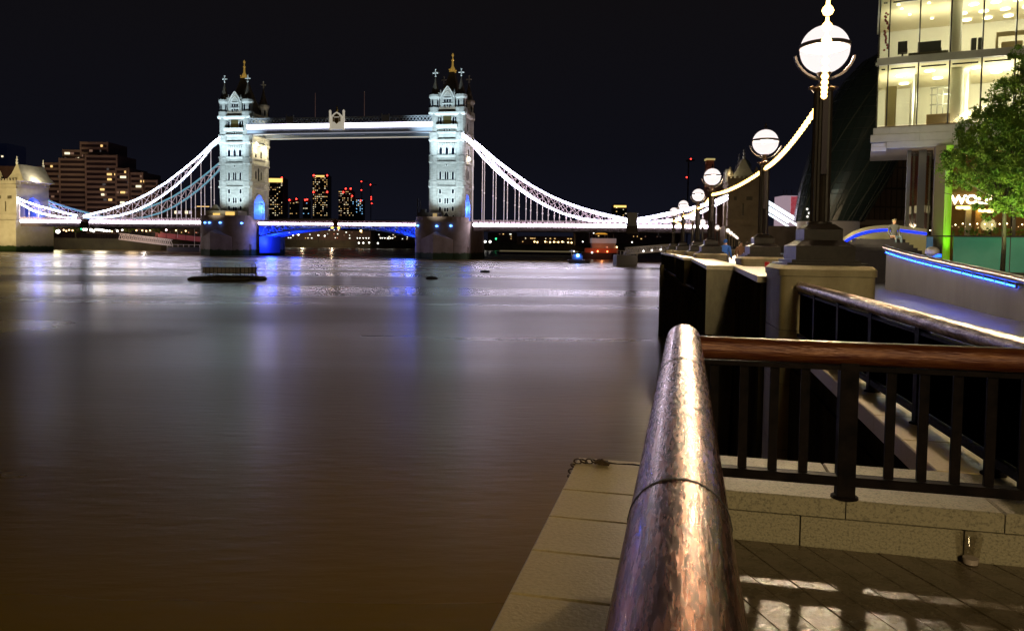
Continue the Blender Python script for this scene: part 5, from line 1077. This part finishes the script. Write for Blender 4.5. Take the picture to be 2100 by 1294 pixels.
# banner building, chimney, spotlight on the wall
D=330.; s_=D/F_PX; t=root('brick_chimney',1451,D,'square brick chimney with a lit cap beyond the bridge','chimney'); MB().frus(-1.7,1.7,-1.7,1.7,0,zz(1451,331,D),.15).build('stack',mat('chimney_brick',(.35,.12,.06),.85,c2=(.45,.18,.1),sc_=1.5),t); MB().box(-1.9,1.9,-1.9,1.9,zz(1451,331,D),zz(1451,327.5,D)).build('cap',mat('chimney_cap',(.6,.5,.2),.6,em=(1,.8,.3),es=.4),t)
spot('chimney_light',FR(1440,315,8),FR(1451,330,33),3500,(1,.5,.3),50,.7,.5)
D=290.; s_=D/F_PX; t=root('scaffold_block',1618,D,'pink lit wrapped building with a red panel beyond the land ties','building'); X=lambda px:(px-1618)*s_
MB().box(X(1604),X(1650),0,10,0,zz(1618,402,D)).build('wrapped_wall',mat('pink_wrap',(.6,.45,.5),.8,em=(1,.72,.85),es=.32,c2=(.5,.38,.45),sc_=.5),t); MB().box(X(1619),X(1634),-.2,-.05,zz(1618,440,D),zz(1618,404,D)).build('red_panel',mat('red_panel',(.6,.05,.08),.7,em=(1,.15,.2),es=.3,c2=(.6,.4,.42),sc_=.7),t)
q=MB()
for x in(1606,1612,1622): q.box(X(x)-.08,X(x)+.08,1,1.16,zz(1618,402,D),zz(1618,390,D))
q.build('roof_mast',mat('crane_dark',(.03,.015,.015),.6),t)
t=root('brown_riverside_block',1484,300,'brown brick block behind the third lamp, left of the gatehouse','building'); MB().box(-6,4.5,0,10,0,zz(1484,384,300)).build('wall',mat('brick_lit',(.28,.14,.08),.85,c2=(.34,.2,.12),sc_=.6),t); MB().extr([(-6.2,zz(1484,384,300)),(4.7,zz(1484,384,300)),(0,zz(1484,374,300))],'y',-.3,10.3).build('roof',ROOF,t)
t=root('domed_turret',1520,285,'pale domed roof turret rising behind the gatehouse roof','turret'); s_=285/F_PX; MB().lathe([(3,0),(3,zz(1520,350,285)),(3.2,zz(1520,348,285)),(2.9,zz(1520,340,285)),(1.9,zz(1520,332,285)),(.3,zz(1520,325,285)),(.1,zz(1520,320,285))],14).build('dome',mat('dome_lead',(.3,.32,.33),.5),t,smooth=40)
# round floor uplighter beyond the curved wall
t=root('round_uplighter',1912,23.5,'round pale lamp drum glowing blue underneath behind the curved handrail','lamp'); MB().lathe([(.06,.9),(.06,1.25)],10).build('stem',STL,t); MB().lathe([(.12,1.22),(.2,1.3),(.2,1.42),(.13,1.5),(.02,1.52)],16).build('drum',mat('pale_drum',(.6,.58,.5),.5),t,smooth=40); MB().box(.02,.2,-.16,.0,1.2,1.29).build('blue_glow',BLUE,t)
# ---------------------------------------------------------------- people
def person(loc,rz,h,shirt,trous,label,seated=False,hairc=(.03,.02,.015)):
    J={'pel':(0,0,.93),'sp':(0,.01,1.15),'ch':(0,.01,1.38),'nk':(0,.01,1.5),'hd':(0,-.02,1.6),'tp':(0,-.01,1.72)}
    Rd={'pel':.13,'sp':.125,'ch':.14,'nk':.055,'hd':.09,'tp':.075}; E=[('pel','sp'),('sp','ch'),('ch','nk'),('nk','hd'),('hd','tp')]
    for s,n_ in((-1,'l'),(1,'r')):
        if seated: kn=(s*.12,-.42,.95); an=(s*.13,-.45,.52); ft=(s*.13,-.6,.48)
        else: kn=(s*.1,-.03-.06*s,.5); an=(s*.11,.02-.1*s,.09); ft=(s*.12,-.13-.1*s,.04)
        J.update({'hp'+n_:(s*.1,0,.88),'kn'+n_:kn,'an'+n_:an,'ft'+n_:ft,'sh'+n_:(s*.19,.01,1.42),'el'+n_:(s*.25,.02,1.16),'wr'+n_:(s*.23,-.12,.95),'ha'+n_:(s*.22,-.17,.88)})
        Rd.update({'hp'+n_:.095,'kn'+n_:.06,'an'+n_:.042,'ft'+n_:.04,'sh'+n_:.065,'el'+n_:.045,'wr'+n_:.03,'ha'+n_:.032})
        E+=[('pel','hp'+n_),('hp'+n_,'kn'+n_),('kn'+n_,'an'+n_),('an'+n_,'ft'+n_),('ch','sh'+n_),('sh'+n_,'el'+n_),('el'+n_,'wr'+n_),('wr'+n_,'ha'+n_)]
    ks=list(J); me=bpy.data.meshes.new('body'); me.from_pydata([J[k] for k in ks],[(ks.index(a),ks.index(b)) for a,b in E],[]); tmp=bpy.data.objects.new('tmp',me); col.objects.link(tmp)
    sk=tmp.modifiers.new('s','SKIN'); 
    for i,k in enumerate(ks): me.skin_vertices[0].data[i].radius=(Rd[k],Rd[k]*.85 if k in('sp','ch','pel') else Rd[k])
    me.skin_vertices[0].data[0].use_root=True; sb=tmp.modifiers.new('u','SUBSURF'); sb.levels=2; sb.render_levels=2
    dg=bpy.context.evaluated_depsgraph_get(); dg.update(); m2=bpy.data.meshes.new_from_object(tmp.evaluated_get(dg)); bpy.data.objects.remove(tmp)
    m2.materials.clear()
    for m_ in(mat('skin_tone',(.45,.26,.18),.6),mat('cloth_%d'%(hash(str(shirt))%9999),shirt,.8),mat('cloth_%d'%(hash(str(trous))%9999),trous,.8),mat('shoe_dark',(.03,.03,.03),.6)): m2.materials.append(m_)
    for p in m2.polygons:
        c=p.center; p.use_smooth=True
        p.material_index=0 if (c.z>1.5 or (abs(c.x)>.15 and c.z<.97 and c.z>.8 and c.y<-.08)) else 1 if c.z>.98 or abs(c.x)>.2 and c.z>.8 else 2 if c.z>(.1 if not seated else .53) else 3
    t=thing('person',loc,label,'person',rz=rz); k=h/1.72
    b=bpy.data.objects.new('body',m2); col.objects.link(b); b.parent=t; b.scale=(k,k,k)
    if seated: b.location=(0,0,-.5)
    hr=MB().sph((0,.015,1.655),.098,12,8).build('hair',mat('hair_%d'%int(hairc[0]*1000),hairc,.8),t,smooth=True); hr.scale=(k,k,k); hr.location=(0,0,-.5 if seated else 0)
    return t
person(FR(1488,33),2.6,1.76,(.03,.12,.5),(.05,.06,.12),'person in a bright blue jacket walking behind the third lamp pillar',hairc=(.02,.1,.45))
person(FR(1519,36),.4,1.7,(.2,.1,.06),(.04,.03,.04),'person in a brown coat walking on the promenade left of the second lamp')
person(FR(1532,41),3.3,1.72,(.12,.05,.04),(.03,.03,.03),'person in dark maroon farther along the promenade beside the second lamp')
q=FR(1832,33.9); person((q[0],q[1],zz(1832,489,33.9)-.35),YAW,1.7,(.09,.09,.10),(.12,.17,.24),'person in pale jeans sitting at the top of the dark steps',seated=True,hairc=(.3,.25,.15))
